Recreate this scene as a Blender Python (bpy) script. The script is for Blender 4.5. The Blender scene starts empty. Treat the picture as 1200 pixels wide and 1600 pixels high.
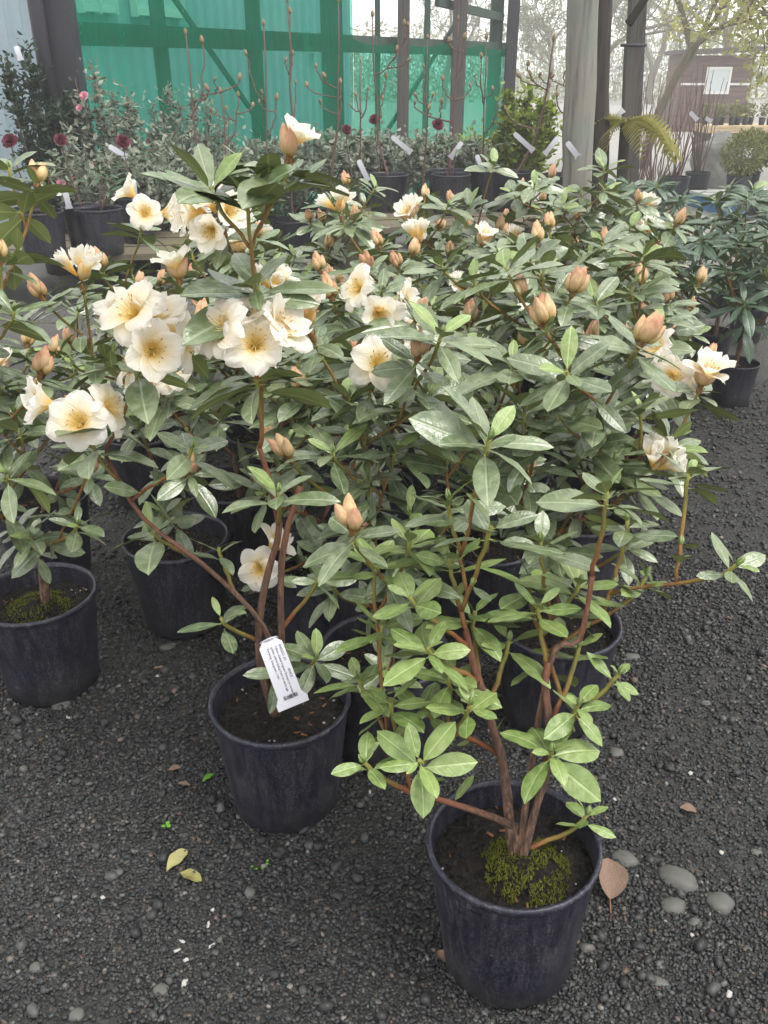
import bpy, bmesh, math, random
import numpy as np
from mathutils import Vector, Matrix, Quaternion, noise as mnoise

SC = bpy.context.scene
COL = SC.collection
R = math.radians
rng = random.Random(7)

# ------------------------------------------------------------------ camera, sky, sun, exposure
CAM_H, PITCH, FPX = 1.40, R(27.0), 1350.0          # metres, radians, focal length in photo pixels (1200 x 1600)
cam_d = bpy.data.cameras.new('camera')
cam = bpy.data.objects.new('camera', cam_d)
COL.objects.link(cam)
cam.location = (0, 0, CAM_H)
cam.rotation_euler = (R(90) - PITCH, 0, 0)
cam_d.sensor_fit = 'VERTICAL'
cam_d.angle = 2 * math.atan(800 / FPX)
cam_d.clip_start = 0.05
cam_d.clip_end = 2000
SC.camera = cam

SUN_EL, SUN_AZ = R(66), R(115)                       # azimuth from +Y towards +X: veiled sun high over the aisle side
world = bpy.data.worlds.new('World')
SC.world = world
world.use_nodes = True
wn = world.node_tree
wn.nodes.clear()
sky = wn.nodes.new('ShaderNodeTexSky')
sky.sky_type = 'NISHITA'
sky.sun_disc = False
sky.sun_elevation = SUN_EL
sky.sun_rotation = SUN_AZ
sky.air_density = 1.0
sky.dust_density = 1.5
hs = wn.nodes.new('ShaderNodeHueSaturation')
hs.inputs['Saturation'].default_value = 0.15
cloud = wn.nodes.new('ShaderNodeMix')                # even white overcast over most of the sky light
cloud.data_type = 'RGBA'
cloud.inputs[0].default_value = 0.75
cloud.inputs[7].default_value = (7.8, 7.75, 7.65, 1)
bg = wn.nodes.new('ShaderNodeBackground')
bg.inputs['Strength'].default_value = 0.12
wo = wn.nodes.new('ShaderNodeOutputWorld')
wn.links.new(sky.outputs[0], hs.inputs['Color'])
wn.links.new(hs.outputs[0], cloud.inputs[6])
wn.links.new(cloud.outputs[2], bg.inputs['Color'])
wn.links.new(bg.outputs[0], wo.inputs['Surface'])

sun_d = bpy.data.lights.new('sun', 'SUN')
sun_d.energy = 1.5
sun_d.angle = R(25)
sun_d.color = (1.0, 0.97, 0.92)
sun = bpy.data.objects.new('sun', sun_d)
COL.objects.link(sun)
sdir = Vector((math.sin(SUN_AZ) * math.cos(SUN_EL), math.cos(SUN_AZ) * math.cos(SUN_EL), math.sin(SUN_EL)))
sun.rotation_euler = sdir.to_track_quat('Z', 'Y').to_euler()
sun.location = sdir * 50

vs = SC.view_settings
vs.view_transform = 'Standard'
vs.look = 'None'
vs.exposure = 1.12
vs.gamma = 1.0
vs.use_curve_mapping = False
SC.cycles.use_denoising = True
SC.cycles.use_adaptive_sampling = True
SC.cycles.adaptive_threshold = 0.03
SC.cycles.max_bounces = 5
SC.cycles.diffuse_bounces = 2
SC.cycles.glossy_bounces = 2
SC.cycles.transmission_bounces = 4
SC.cycles.transparent_max_bounces = 10
SC.cycles.volume_bounces = 2

# ------------------------------------------------------------------ survey helpers: where a thing stands, read off the photograph
SP, CP = math.sin(PITCH), math.cos(PITCH)
def ray(px, py):
    x, d = (px - 600) / FPX, (py - 800) / FPX
    return Vector((x, CP - d * SP, -SP - d * CP))
def at_y(px, py, Y):
    r = ray(px, py); t = Y / r.y
    return Vector((r.x * t, Y, CAM_H + r.z * t))
def at_z(px, py, z=0.0):
    r = ray(px, py); t = (z - CAM_H) / r.z
    return Vector((r.x * t, r.y * t, z))

# ------------------------------------------------------------------ object helpers
def tag(o, label=None, cat=None, group=None, kind=None):
    if label: o['label'] = label
    if cat: o['category'] = cat
    if group: o['group'] = group
    if kind: o['kind'] = kind
    return o
def empty(name, loc=(0, 0, 0), rz=0.0):
    o = bpy.data.objects.new(name, None)
    o.location = loc; o.rotation_euler = (0, 0, rz)
    o.empty_display_size = 0.05
    COL.objects.link(o)
    return o
def put(name, me, parent=None, M=None):
    o = bpy.data.objects.new(name, me)
    COL.objects.link(o)
    if parent is not None: o.parent = parent
    if M is not None: o.matrix_basis = M
    return o

class MB:
    """collects verts and faces of one mesh"""
    def __init__(s):
        s.v, s.f, s.mi, s.at = [], [], [], []
    def add(s, vs, fs, mi=0, at=None):
        b = len(s.v)
        s.v.extend([tuple(p) for p in vs])
        s.f.extend([tuple(b + i for i in f) for f in fs])
        s.mi.extend([mi] * len(fs))
        s.at.extend(at if at is not None else [0.0] * len(vs))
    def box(s, c, d, M=None, mi=0):
        x, y, z = d[0] / 2, d[1] / 2, d[2] / 2
        P = [Vector((i * x, j * y, k * z)) for k in (-1, 1) for j in (-1, 1) for i in (-1, 1)]
        c = Vector(c)
        P = [(M @ p if M else p) + c for p in P]
        s.add(P, [(0, 2, 3, 1), (4, 5, 7, 6), (0, 1, 5, 4), (2, 6, 7, 3), (0, 4, 6, 2), (1, 3, 7, 5)], mi)
    def bar(s, a, b, w, h, mi=0):
        a, b = Vector(a), Vector(b)
        d = b - a
        z = d.normalized()
        up = Vector((0, 0, 1)) if abs(z.z) < 0.95 else Vector((0, 1, 0))
        x = up.cross(z).normalized(); y = z.cross(x)
        s.box((a + b) / 2, (w, h, d.length), Matrix((x, y, z)).transposed(), mi)
    def tube(s, pts, rad, sides=7, cap=True, mi=0, at=None, bumpy=0.0, seed=0.0):
        pts = [Vector(p) for p in pts]
        n = len(pts)
        up = Vector((0.31, 0.85, 0.43)).normalized()
        V, A = [], []
        for i, p in enumerate(pts):
            t = (pts[min(i + 1, n - 1)] - pts[max(i - 1, 0)])
            t = t.normalized() if t.length > 1e-9 else Vector((0, 0, 1))
            x = up.cross(t)
            x = x.normalized() if x.length > 1e-4 else Vector((1, 0, 0))
            y = t.cross(x).normalized()
            for k in range(sides):
                a = 2 * math.pi * k / sides
                r = rad[i]
                if bumpy: r *= 1 + bumpy * mnoise.noise(Vector((math.cos(a) * 1.7 + seed, math.sin(a) * 1.7, i * 0.55 + seed * 3)))
                V.append(p + x * math.cos(a) * r + y * math.sin(a) * r)
                A.append(at[i] if at else 0.0)
        F = [(i * sides + k, i * sides + (k + 1) % sides, (i + 1) * sides + (k + 1) % sides, (i + 1) * sides + k)
             for i in range(n - 1) for k in range(sides)]
        if cap:
            F.append(tuple(range(sides - 1, -1, -1)))
            F.append(tuple((n - 1) * sides + k for k in range(sides)))
        s.add(V, F, mi, A)
    def lathe(s, prof, seg=40, mi=0, c=(0, 0, 0), at=None, jit=0.0):
        c = Vector(c); V, A = [], []
        for i, (r, z) in enumerate(prof):
            for k in range(seg):
                a = 2 * math.pi * k / seg
                V.append(c + Vector((r * math.cos(a), r * math.sin(a), z)))
                A.append(at[i] if at else 0.0)
        n = len(prof)
        F = [(i * seg + k, i * seg + (k + 1) % seg, (i + 1) * seg + (k + 1) % seg, (i + 1) * seg + k)
             for i in range(n - 1) for k in range(seg)]
        s.add(V, F, mi, A)
    def mesh(s, name, mats, smooth=True):
        me = bpy.data.meshes.new(name)
        me.from_pydata(s.v, [], s.f)
        for m in (mats if isinstance(mats, (list, tuple)) else [mats]): me.materials.append(m)
        me.polygons.foreach_set('material_index', s.mi)
        me.polygons.foreach_set('use_smooth', [smooth] * len(s.f))
        if any(s.at):
            a = me.attributes.new('along', 'FLOAT', 'POINT')
            a.data.foreach_set('value', s.at)
        me.update()
        return me
    def build(s, name, mats, parent=None, M=None, smooth=True):
        return put(name, s.mesh(name, mats, smooth), parent, M)

def frame(x, z):
    """rotation whose local X is x and local Z close to z"""
    x = x.normalized()
    y = z.cross(x)
    if y.length < 1e-5: y = Vector((0, 1, 0)).cross(x)
    y.normalize()
    return Matrix((x, y, x.cross(y))).transposed().to_4x4()
def zframe(z, spin=0.0):
    q = Vector((0, 0, 1)).rotation_difference(z.normalized())
    return q.to_matrix().to_4x4() @ Matrix.Rotation(spin, 4, 'Z')
def bez(a, b, c, d, n):
    out = []
    for i in range(n + 1):
        t = i / n; u = 1 - t
        out.append(a * u**3 + b * 3 * u * u * t + c * 3 * u * t * t + d * t**3)
    return out
def lerp(a, b, t): return a + (b - a) * t

# ------------------------------------------------------------------ materials
class NT:
    def __init__(s, name):
        s.m = bpy.data.materials.new(name)
        s.m.use_nodes = True
        s.t = s.m.node_tree
        s.t.nodes.clear()
        s.out = s.n('OutputMaterial')
    def n(s, typ, **kw):
        nd = s.t.nodes.new('ShaderNode' + typ)
        for k, v in kw.items(): setattr(nd, k, v)
        return nd
    def l(s, a, b): s.t.links.new(a, b)
    def val(s, sock, v):
        if hasattr(v, 'is_linked') or isinstance(v, bpy.types.NodeSocket): s.l(v, sock)
        else: sock.default_value = v
    def math(s, op, a, b=0.0, clamp=False):
        nd = s.n('Math', operation=op); nd.use_clamp = clamp
        s.val(nd.inputs[0], a); s.val(nd.inputs[1], b)
        return nd.outputs[0]
    def mix(s, f, a, b):
        nd = s.n('Mix', data_type='RGBA')
        s.val(nd.inputs[0], f)
        s.val(nd.inputs[6], a if not isinstance(a, tuple) else (*a[:3], 1))
        s.val(nd.inputs[7], b if not isinstance(b, tuple) else (*b[:3], 1))
        return nd.outputs[2]
    def ramp(s, f, stops, interp='LINEAR'):
        nd = s.n('ValToRGB')
        cr = nd.color_ramp; cr.interpolation = interp
        while len(cr.elements) < len(stops): cr.elements.new(0.5)
        for e, (p, c) in zip(cr.elements, stops):
            e.position = p; e.color = (*c[:3], 1) if isinstance(c, tuple) else (c, c, c, 1)
        s.val(nd.inputs[0], f)
        return nd.outputs[0]
    def noise(s, vec=None, scale=5.0, detail=3.0, rough=0.55):
        nd = s.n('TexNoise')
        if vec is not None: s.l(vec, nd.inputs['Vector'])
        nd.inputs['Scale'].default_value = scale
        nd.inputs['Detail'].default_value = detail
        nd.inputs['Roughness'].default_value = rough
        return nd.outputs[0]
    def voro(s, vec, scale, feature='F1', out=0):
        nd = s.n('TexVoronoi', feature=feature)
        s.l(vec, nd.inputs['Vector']); nd.inputs['Scale'].default_value = scale
        return nd.outputs[out]
    def obj(s): return s.n('TexCoord').outputs['Object']
    def pos(s): return s.n('NewGeometry').outputs['Position']
    def rand(s): return s.n('ObjectInfo').outputs['Random']
    def island(s): return s.n('NewGeometry').outputs['Random Per Island']
    def attr(s, a): return s.n('Attribute', attribute_name=a).outputs['Fac']
    def scaled(s, vec, sc):
        nd = s.n('Mapping'); s.l(vec, nd.inputs[0]); nd.inputs['Scale'].default_value = sc
        return nd.outputs[0]
    def bump(s, h, strength=0.3, dist=0.01):
        nd = s.n('Bump'); nd.inputs['Strength'].default_value = strength; nd.inputs['Distance'].default_value = dist
        s.l(h, nd.inputs['Height'])
        return nd.outputs[0]
    def bsdf(s, color, rough=0.5, spec=0.5, normal=None, metal=0.0, sub=0.0, connect=True, coat=0.0):
        p = s.n('BsdfPrincipled')
        s.val(p.inputs['Base Color'], color if not isinstance(color, tuple) else (*color[:3], 1))
        s.val(p.inputs['Roughness'], rough)
        p.inputs['Specular IOR Level'].default_value = spec
        p.inputs['Metallic'].default_value = metal
        if coat: p.inputs['Coat Weight'].default_value = coat; p.inputs['Coat Roughness'].default_value = 0.2
        if normal is not None: s.l(normal, p.inputs['Normal'])
        if connect: s.l(p.outputs[0], s.out.inputs['Surface'])
        return p

def srgb(r, g, b):
    f = lambda c: (c / 255 / 12.92) if c / 255 <= 0.04045 else ((c / 255 + 0.055) / 1.055) ** 2.4
    return (f(r), f(g), f(b))

def leaf_top(name, dark, mid, pale, rough=0.36, spec=0.55):
    k = NT(name)
    o = k.obj()
    sep = k.n('SeparateXYZ'); k.l(o, sep.inputs[0])
    ay = k.math('ABSOLUTE', sep.outputs[1])
    rnd = k.rand()
    nz = k.noise(o, 6.0, 4.0)
    col = k.mix(rnd, dark, mid)
    col = k.mix(k.math('MULTIPLY', k.math('SUBTRACT', nz, 0.42, True), 1.8, True), col, pale)
    # side veins: fine oblique lines running forward from the midrib
    ph = k.math('SUBTRACT', k.math('MULTIPLY', sep.outputs[0], 11.0), k.math('MULTIPLY', ay, 9.0))
    fr = k.math('ABSOLUTE', k.math('SUBTRACT', k.math('FRACT', ph), 0.5))
    side = k.math('LESS_THAN', fr, 0.05)
    rib = k.math('LESS_THAN', ay, 0.011)
    col = k.mix(k.math('MULTIPLY', side, 0.05), col, pale)
    ribc = tuple(min(1, c * 1.5 + 0.03) for c in pale)
    col = k.mix(k.math('MULTIPLY', rib, 0.38), col, ribc)
    # a few brown flecks
    fl = k.math('GREATER_THAN', k.noise(o, 23.0, 2.0), 0.745)
    col = k.mix(k.math('MULTIPLY', fl, 0.5), col, (0.10, 0.06, 0.02))
    hgt = k.math('ADD', k.math('MULTIPLY', k.math('MINIMUM', fr, 0.22), 0.30), k.math('MULTIPLY', k.math('MINIMUM', ay, 0.03), 12.0))
    hgt = k.math('ADD', hgt, k.math('MULTIPLY', nz, 0.8))
    rg = k.math('ADD', k.math('MULTIPLY', k.noise(o, 9.0, 3.0), 0.22), rough - 0.11)
    k.bsdf(col, rg, spec, k.bump(hgt, 0.25, 0.010))
    return k.m
def leaf_under(name, a, b):
    k = NT(name)
    o = k.obj()
    sep = k.n('SeparateXYZ'); k.l(o, sep.inputs[0])
    ay = k.math('ABSOLUTE', sep.outputs[1])
    col = k.mix(k.rand(), a, b)
    col = k.mix(k.math('MULTIPLY', k.math('LESS_THAN', ay, 0.014), 0.6), col, tuple(min(1, c * 1.6) for c in b))
    k.bsdf(col, 0.6, 0.3)
    return k.m

M_LEAF = leaf_top('sage_leaf', srgb(70, 88, 54), srgb(98, 113, 76), srgb(138, 148, 116), 0.31, 0.95)
M_FRESH = leaf_top('fresh_leaf', srgb(90, 114, 54), srgb(116, 136, 74), srgb(146, 162, 106), 0.38, 0.6)
M_YOUNG = leaf_top('young_leaf', srgb(104, 124, 66), srgb(120, 140, 80), srgb(146, 162, 108), 0.42)
M_DARK = leaf_top('dark_leaf', srgb(44, 66, 48), srgb(62, 84, 62), srgb(84, 104, 80), 0.38)
M_UNDER = leaf_under('leaf_underside', srgb(112, 124, 70), srgb(132, 142, 88))
M_UNDERD = leaf_under('dark_leaf_underside', srgb(84, 104, 66), srgb(104, 120, 78))

def m_stem():
    k = NT('stem_bark')
    a = k.attr('along')
    o = k.obj()
    n = k.noise(k.scaled(o, (90, 90, 25)), 1.0, 4.0)
    a2 = k.math('ADD', a, k.math('MULTIPLY', k.math('SUBTRACT', n, 0.5), 0.22))
    col = k.ramp(a2, [(0.0, srgb(134, 138, 66)), (0.16, srgb(130, 122, 58)), (0.32, srgb(136, 84, 50)), (0.55, srgb(116, 72, 52)), (0.8, srgb(108, 84, 70)), (1.0, srgb(100, 80, 68))])
    peel = k.noise(k.scaled(o, (170, 170, 30)), 1.0, 5.0, 0.7)
    old = k.math('MULTIPLY', k.math('SUBTRACT', a, 0.5, True), 2.0, True)
    col = k.mix(k.math('MULTIPLY', n, 0.5), col, (0.05, 0.03, 0.025))
    col = k.mix(k.math('MULTIPLY', old, k.math('MULTIPLY', k.math('SUBTRACT', peel, 0.5, True), 5.0, True)), col, srgb(168, 128, 104))
    col = k.mix(k.math('MULTIPLY', old, k.math('MULTIPLY', k.math('SUBTRACT', 0.46, peel, True), 6.0, True)), col, srgb(40, 26, 22))
    k.bsdf(col, 0.7, 0.25, k.bump(k.math('ADD', n, k.math('MULTIPLY', peel, old)), 0.8, 0.006))
    return k.m
M_STEM = m_stem()
def m_petal():
    k = NT('cream_petal')
    a = k.attr('along')
    o = k.obj()
    n = k.noise(o, 2.2, 3.0)
    base = k.ramp(k.math('ADD', a, k.math('MULTIPLY', k.math('SUBTRACT', n, 0.5), 0.25)),
                  [(0.0, srgb(246, 206, 104)), (0.30, srgb(248, 218, 136)), (0.50, srgb(252, 242, 216)), (0.70, srgb(253, 249, 240)), (1.0, srgb(252, 249, 243))])
    warm = k.mix(k.math('MULTIPLY', k.rand(), 0.18), base, srgb(248, 232, 196))
    vein = k.noise(k.scaled(o, (2, 16, 2)), 1.0, 3.0)
    p = k.bsdf(warm, 0.55, 0.25, k.bump(vein, 0.35, 0.06), connect=False)
    t = k.n('BsdfTranslucent'); k.l(warm, t.inputs[0])
    mx = k.n('MixShader'); mx.inputs[0].default_value = 0.5
    k.l(p.outputs[0], mx.inputs[1]); k.l(t.outputs[0], mx.inputs[2]); k.l(mx.outputs[0], k.out.inputs['Surface'])
    return k.m
M_PETAL = m_petal()
def m_bud():
    k = NT('flower_bud_skin')
    a = k.attr('along'); r = k.rand()
    pink = k.ramp(a, [(0.0, srgb(150, 120, 52)), (0.22, srgb(172, 146, 96)), (0.5, srgb(196, 156, 122)), (0.8, srgb(188, 140, 112)), (1.0, srgb(162, 108, 90))])
    yel = k.ramp(a, [(0.0, srgb(150, 120, 52)), (0.25, srgb(188, 164, 110)), (0.6, srgb(212, 188, 142)), (1.0, srgb(196, 158, 124))])
    col = k.mix(r, pink, yel)
    n = k.noise(k.scaled(k.obj(), (9, 9, 2)), 1.0, 3.0)
    col = k.mix(k.math('MULTIPLY', k.math('SUBTRACT', n, 0.35, True), 0.8), col, srgb(150, 84, 66))
    k.bsdf(col, 0.5, 0.3, k.bump(n, 0.2, 0.03))
    return k.m
M_BUD = m_bud()
def plain(name, col, rough=0.6, spec=0.4, nscale=20.0, amt=0.25, dark=None, bump=0.2, bdist=0.004, coords='obj', metal=0.0):
    k = NT(name)
    c = k.obj() if coords == 'obj' else k.pos()
    n = k.noise(c, nscale, 4.0)
    d = dark or tuple(x * 0.5 for x in col)
    cc = k.mix(k.math('MULTIPLY', n, amt * 2, True), col, d)
    k.bsdf(cc, rough, spec, k.bump(n, bump, bdist) if bump else None, metal)
    return k.m
M_ANTHER = plain('anther', srgb(206, 156, 98), 0.7)
M_FILAMENT = plain('filament', srgb(240, 214, 130), 0.6)
M_SCALE = plain('bud_scale', srgb(128, 92, 48), 0.6)

def m_pot():
    k = NT('pot_plastic')
    o = k.obj()
    st = k.noise(k.scaled(o, (60, 60, 9)), 1.0, 5.0, 0.7)
    sp = k.noise(o, 260.0, 2.0)
    blot = k.noise(o, 9.0, 4.0)
    scuff = k.math('MULTIPLY', k.math('SUBTRACT', k.noise(k.scaled(o, (34, 34, 60)), 1.0, 3.0, 0.6), 0.70, True), 9.0, True)
    sep = k.n('SeparateXYZ'); k.l(o, sep.inputs[0])
    low = k.math('SUBTRACT', 1.0, k.math('MULTIPLY', sep.outputs[2], 3.2), True)
    dust = k.math('MULTIPLY', k.math('SUBTRACT', k.math('MULTIPLY', st, sp), 0.22, True), 4.5, True)
    dust = k.math('MULTIPLY', dust, k.math('ADD', 0.3, k.math('MULTIPLY', blot, 0.7)))
    col = k.mix(dust, srgb(14, 15, 36), srgb(92, 91, 96))
    mud = k.math('MULTIPLY', k.math('MULTIPLY', low, k.math('SUBTRACT', blot, 0.35, True)), 1.6, True)
    col = k.mix(mud, col, srgb(62, 58, 54))
    fleck = k.math('MULTIPLY', k.math('MULTIPLY', k.math('SUBTRACT', k.noise(k.scaled(o, (210, 210, 60)), 1.0, 2.0), 0.57, True), 8.0, True), k.math('MULTIPLY', k.math('SUBTRACT', blot, 0.30, True), 1.6, True))
    col = k.mix(k.math('MULTIPLY', fleck, 0.7), col, srgb(104, 102, 104))
    col = k.mix(k.math('MULTIPLY', scuff, 0.6), col, srgb(150, 148, 146))
    k.bsdf(col, k.math('ADD', 0.34, k.math('MULTIPLY', st, 0.25)), 0.5, k.bump(sp, 0.08, 0.002))
    return k.m
M_POT = m_pot()
def m_soil():
    k = NT('potting_soil')
    o = k.obj()
    v = k.voro(o, 95.0, 'F1', 0)
    n = k.noise(o, 60.0, 5.0, 0.7)
    col = k.ramp(n, [(0.3, srgb(14, 12, 11)), (0.55, srgb(30, 26, 24)), (0.75, srgb(58, 48, 40))])
    k.bsdf(col, 0.9, 0.25, k.bump(k.math('ADD', n, v), 0.9, 0.012))
    return k.m
M_SOIL = m_soil()
def m_moss():
    k = NT('moss')
    c = k.mix(k.noise(k.obj(), 38.0, 4.0), srgb(78, 86, 28), srgb(140, 148, 52))
    c = k.mix(k.math('MULTIPLY', k.island(), 0.5), c, srgb(96, 92, 40))
    k.bsdf(c, 0.95, 0.1)
    return k.m
M_MOSS = m_moss()
M_CHIP = plain('white_chip', srgb(168, 166, 162), 0.6, 0.3, 60, 0.15)
M_WOODCHIP = plain('bark_chip', srgb(134, 92, 66), 0.8, 0.2, 90, 0.3)

def m_ground():
    k = NT('wet_gravel_ground')
    p = k.pos()
    v = k.n('TexVoronoi', feature='F1'); k.l(p, v.inputs['Vector']); v.inputs['Scale'].default_value = 130.0
    v2 = k.n('TexVoronoi', feature='F1'); k.l(p, v2.inputs['Vector']); v2.inputs['Scale'].default_value = 42.0
    cell = k.n('SeparateColor'); k.l(v.outputs['Color'], cell.inputs[0])
    cell2 = k.n('SeparateColor'); k.l(v2.outputs['Color'], cell2.inputs[0])
    big = k.noise(p, 1.3, 4.0)
    col = k.ramp(cell.outputs[0], [(0.0, srgb(18, 18, 19)), (0.6, srgb(32, 32, 33)), (0.93, srgb(52, 52, 51)), (0.98, srgb(80, 70, 60))])
    col = k.mix(k.math('MULTIPLY', cell2.outputs[0], 0.35), col, srgb(58, 58, 57))
    col = k.mix(k.math('MULTIPLY', k.math('SUBTRACT', big, 0.45, True), 2.2, True), col, srgb(34, 33, 32))
    # ground colour blends to a paler grey further off
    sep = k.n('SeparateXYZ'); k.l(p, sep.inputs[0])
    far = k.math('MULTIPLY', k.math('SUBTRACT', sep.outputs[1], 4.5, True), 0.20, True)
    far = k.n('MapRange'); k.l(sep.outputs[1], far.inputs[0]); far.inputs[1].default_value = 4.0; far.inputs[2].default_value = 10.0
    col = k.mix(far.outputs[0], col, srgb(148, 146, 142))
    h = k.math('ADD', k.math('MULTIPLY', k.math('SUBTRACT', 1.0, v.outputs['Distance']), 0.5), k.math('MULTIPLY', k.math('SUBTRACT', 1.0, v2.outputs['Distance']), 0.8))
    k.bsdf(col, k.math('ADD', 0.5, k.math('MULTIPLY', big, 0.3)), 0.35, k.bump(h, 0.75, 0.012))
    return k.m
M_GROUND = m_ground()
def m_gravel():
    k = NT('gravel_grain')
    i = k.island()
    col = k.ramp(i, [(0.0, srgb(22, 23, 25)), (0.35, srgb(35, 36, 37)), (0.7, srgb(49, 50, 50)), (0.90, srgb(66, 67, 66)), (0.955, srgb(90, 90, 88)), (0.985, srgb(84, 66, 54)), (1.0, srgb(128, 126, 122))])
    n = k.noise(k.pos(), 700.0, 2.0)
    col = k.mix(k.math('MULTIPLY', n, 0.35), col, (0.03, 0.03, 0.03))
    k.bsdf(col, 0.52, 0.4)
    return k.m
M_GRAVEL = m_gravel()
M_STONE = plain('river_stone', srgb(88, 88, 84), 0.55, 0.4, 30, 0.3, srgb(56, 56, 54), 0.25, 0.004)
M_DEADLEAF = plain('dead_leaf', srgb(140, 120, 106), 0.75, 0.2, 26, 0.4, srgb(92, 66, 50), 0.4, 0.01)
M_PALELEAF = plain('pale_fallen_leaf', srgb(164, 160, 112), 0.6, 0.3, 14, 0.3, srgb(126, 116, 70), 0.2, 0.01)
M_YELLEAF = plain('yellowing_fallen_leaf', srgb(160, 168, 96), 0.6, 0.3, 3.0, 0.6, srgb(96, 70, 50), 0.2, 0.01)
M_WEED = plain('weed_green', srgb(96, 150, 46), 0.6, 0.3, 8, 0.2)
def m_wood(name, a, b, rough=0.85, sc=(40, 40, 2.2), moss=None):
    k = NT(name)
    o = k.obj()
    n = k.noise(k.scaled(o, sc), 1.0, 6.0, 0.65)
    n2 = k.noise(o, 2.2, 4.0)
    c = k.ramp(n, [(0.25, b), (0.48, a), (0.72, tuple(min(1, x * 1.15) for x in a)), (0.9, b)])
    if moss: c = k.mix(k.math('MULTIPLY', k.math('SUBTRACT', n2, 0.5, True), 4.0, True), c, moss)
    k.bsdf(c, rough, 0.25, k.bump(n, 0.7, 0.012))
    return k.m
M_POSTGREY = m_wood('weathered_grey_timber', srgb(128, 124, 116), srgb(46, 41, 37), sc=(22, 22, 1.3), moss=srgb(108, 124, 112))
M_TIMBER = m_wood('dark_timber', srgb(86, 82, 80), srgb(40, 38, 38))
M_BENCH = m_wood('bench_timber', srgb(104, 96, 84), srgb(52, 48, 40), sc=(2.2, 40, 40), moss=srgb(104, 106, 62))
M_BENCHPALE = m_wood('pale_timber', srgb(196, 176, 144), srgb(150, 130, 100), sc=(2, 40, 40))
M_BLACKBARK = m_wood('black_bark', srgb(58, 52, 48), srgb(22, 20, 19), sc=(26, 26, 3))
M_FRAME = m_wood('green_stained_frame', srgb(70, 84, 78), srgb(40, 48, 46))
M_DARKPOST = plain('dark_steel', srgb(46, 42, 54), 0.5, 0.5, 6, 0.3)
M_TWIG = plain('grey_twig', srgb(120, 100, 92), 0.8, 0.2, 60, 0.4, srgb(66, 50, 46))
M_TWIGRED = plain('red_twig', srgb(120, 96, 88), 0.8, 0.2, 60, 0.4, srgb(70, 44, 40))
M_MAGBUD = plain('fuzzy_bud', srgb(150, 130, 104), 0.9, 0.1, 120, 0.4)
M_SILVER = leaf_top('camellia_leaf', srgb(52, 66, 52), srgb(82, 92, 78), srgb(120, 128, 112), 0.34, 0.7)
M_DEEPGREEN = leaf_top('conifer_leaf', srgb(34, 52, 42), srgb(50, 70, 56), srgb(72, 92, 76), 0.42)
M_LIME = leaf_top('lime_leaf', srgb(96, 126, 44), srgb(134, 158, 62), srgb(164, 182, 88), 0.45)
M_BURG = plain('burgundy_petal', srgb(96, 32, 50), 0.6, 0.3, 20, 0.35)
M_BURGLEAF = plain('bronze_leaf', srgb(86, 60, 56), 0.5, 0.4, 20, 0.3)
M_PINK = plain('pink_petal', srgb(226, 158, 176), 0.6, 0.3, 20, 0.2, srgb(200, 120, 150))
M_WHITE = plain('tag_plastic', srgb(188, 188, 196), 0.45, 0.4, 10, 0.06, bump=0)
M_INK = plain('print_ink', srgb(30, 30, 36), 0.7, 0.2, 10, 0.0, bump=0)
M_ROCK = plain('boulder_rock', srgb(150, 150, 146), 0.9, 0.2, 7, 0.5, srgb(90, 90, 88), 0.8, 0.05)
M_BLUE = plain('blue_pallet', srgb(82, 130, 176), 0.7, 0.3, 14, 0.25)
M_SHEDWALL = m_wood('shed_boards', srgb(104, 86, 82), srgb(66, 54, 54), sc=(3, 3, 30))  # board colours lightened, some of the haze put into the base colour
M_SHEDROOF = plain('shed_roof', srgb(92, 86, 86), 0.8, 0.2, 4, 0.25)  # roof grey lightened for haze as well
M_PAINTWHITE = plain('white_paint', srgb(220, 220, 216), 0.6, 0.3, 8, 0.12)
M_BUILD = plain('corrugated_steel', srgb(172, 180, 194), 0.5, 0.4, 2.5, 0.18)
M_WINGLASS = plain('window_glass', srgb(196, 204, 206), 0.15, 0.6, 2, 0.1, bump=0)
M_TREEBARK = plain('tree_bark', srgb(122, 116, 100), 0.9, 0.2, 14, 0.4)
def m_tree_leaf(name, a, b):
    k = NT(name)
    c = k.mix(k.island(), a, b)
    p = k.bsdf(c, 0.6, 0.2, connect=False)
    t = k.n('BsdfTranslucent'); k.l(c, t.inputs[0])
    mx = k.n('MixShader'); mx.inputs[0].default_value = 0.4
    k.l(p.outputs[0], mx.inputs[1]); k.l(t.outputs[0], mx.inputs[2]); k.l(mx.outputs[0], k.out.inputs['Surface'])
    return k.m
M_SPRING = m_tree_leaf('spring_leaf', srgb(168, 168, 104), srgb(196, 194, 138))
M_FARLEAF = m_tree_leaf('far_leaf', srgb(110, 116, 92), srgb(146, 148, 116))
M_FERN = m_tree_leaf('fern_leaf', srgb(124, 126, 62), srgb(152, 144, 82))
M_CAMLEAF = m_tree_leaf('shrub_leaf', srgb(88, 100, 82), srgb(172, 178, 162))
M_DEEPLEAF = m_tree_leaf('deep_shrub_leaf', srgb(40, 56, 46), srgb(74, 90, 74))
M_LIMELEAF = m_tree_leaf('lime_shrub_leaf', srgb(92, 112, 46), srgb(160, 172, 80))
M_BOXLEAF = m_tree_leaf('box_leaf', srgb(92, 98, 62), srgb(144, 146, 96))
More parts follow.
